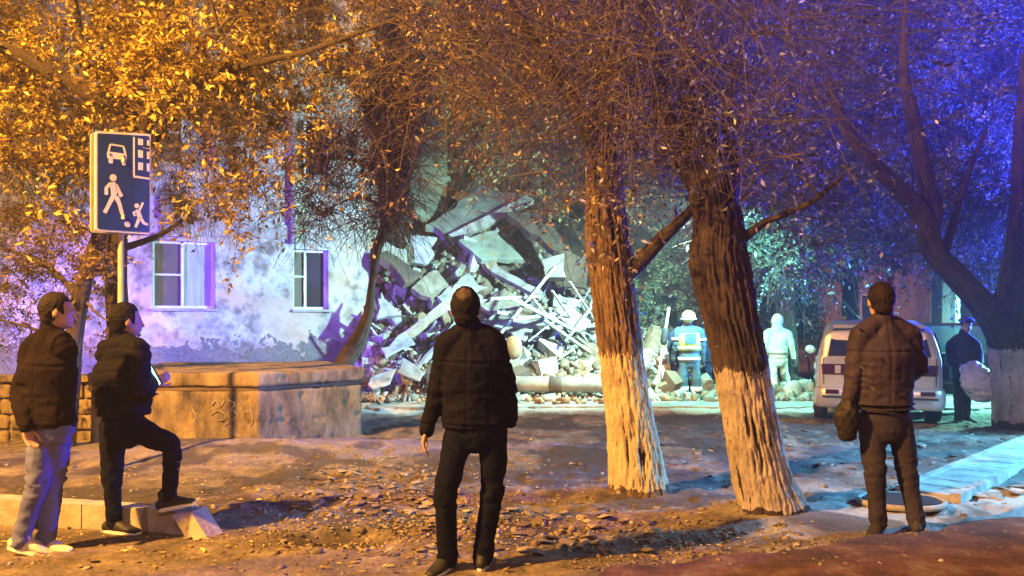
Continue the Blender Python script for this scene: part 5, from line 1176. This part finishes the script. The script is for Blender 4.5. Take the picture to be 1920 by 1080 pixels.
r9, p9, j9, ax9, L9 = person(lab9, 12.3,
  dict(head=(1812, 610), neck=(1808, 628), shL=(1784, 645), shR=(1828, 645), elL=(1782, 680, -.1), elR=(1836, 672, -.1), wrL=(1806, 690, -.3), wrR=(1838, 684, -.3), hipL=(1797, 704), hipR=(1815, 704), knL=(1797, 745), knR=(1812, 745), anL=(1798, 785), anR=(1812, 783)), (-.15, -1, 0), ('police_navy', 'grey_trousers'), vox=.018, toes=((-.4, -1, 0), (.4, -1, 0)), hem=(1805, 712), sole='shoe_black')
mb = MB(); ell(mb, p9['head'] + [0, 0, .075], (.11, .12, .05), seg=20); cap = build('cap', mb, M['cap_blue'], r9, True); mb = MB(); ell(mb, p9['head'] + [-.01, -.11, .055], (.07, .07, .012), seg=16); build('visor', mb, M['hair'], cap, True)
bc = P(1832, 715, 11.95); pbag = thing('plastic_sack', 'bulging bluish plastic sack carried by the police officer', 'sack', (*bc[:2], bc[2] - .3)); mb = MB()
ell(mb, bc, (.24, .17, .25), seg=20); ell(mb, bc + [.06, 0, -.14], (.22, .16, .17), seg=18); ell(mb, bc + [-.08, 0, .17], (.15, .12, .13), seg=18); rem_part('sack_body', mb, .014, M['plastic_bag'], pbag, 3, dict(amp=.05, sc=(7, 7, 12), seed=8))
# tool leaning in the cyan light, with its dark grip
ta, tb = PG(1228, 748), P(1254, 578, 15.9); tool = thing('long_pole', 'long thin pole with a dark grip standing upright left of the firefighter', 'pole', ta)
mb = MB(); loft(mb, [ta, tb], .028, seg=10, k=1); build('shaft', mb, M['wood'], tool, True); mb = MB(); loft(mb, [ta * .37 + tb * .63, ta * .25 + tb * .75], .07, seg=10, k=1); build('grip', mb, M['rubber'], tool, True)
mb = MB(); hc = PG(1690, 950); prism(mb, [(hc[0] + .30 * math.cos(a), hc[1] + .24 * math.sin(a), .048) for a in np.linspace(0, 6.283, 28, endpoint=False)], (0, 0, .02)); hz_ = thing('manhole_cover', 'dark round manhole cover behind the feet of the man in the brown jacket', 'manhole cover', (hc[0], hc[1], 0)); build('lid', mb, M['dark_trim'], hz_)
mb = MB(); loft(mb, [(hc[0] + .34 * math.cos(a), hc[1] + .28 * math.sin(a), .045) for a in np.linspace(0, 6.283, 30)], .025, seg=8, k=1, cap=False); build('rim', mb, M['concrete'], hz_)
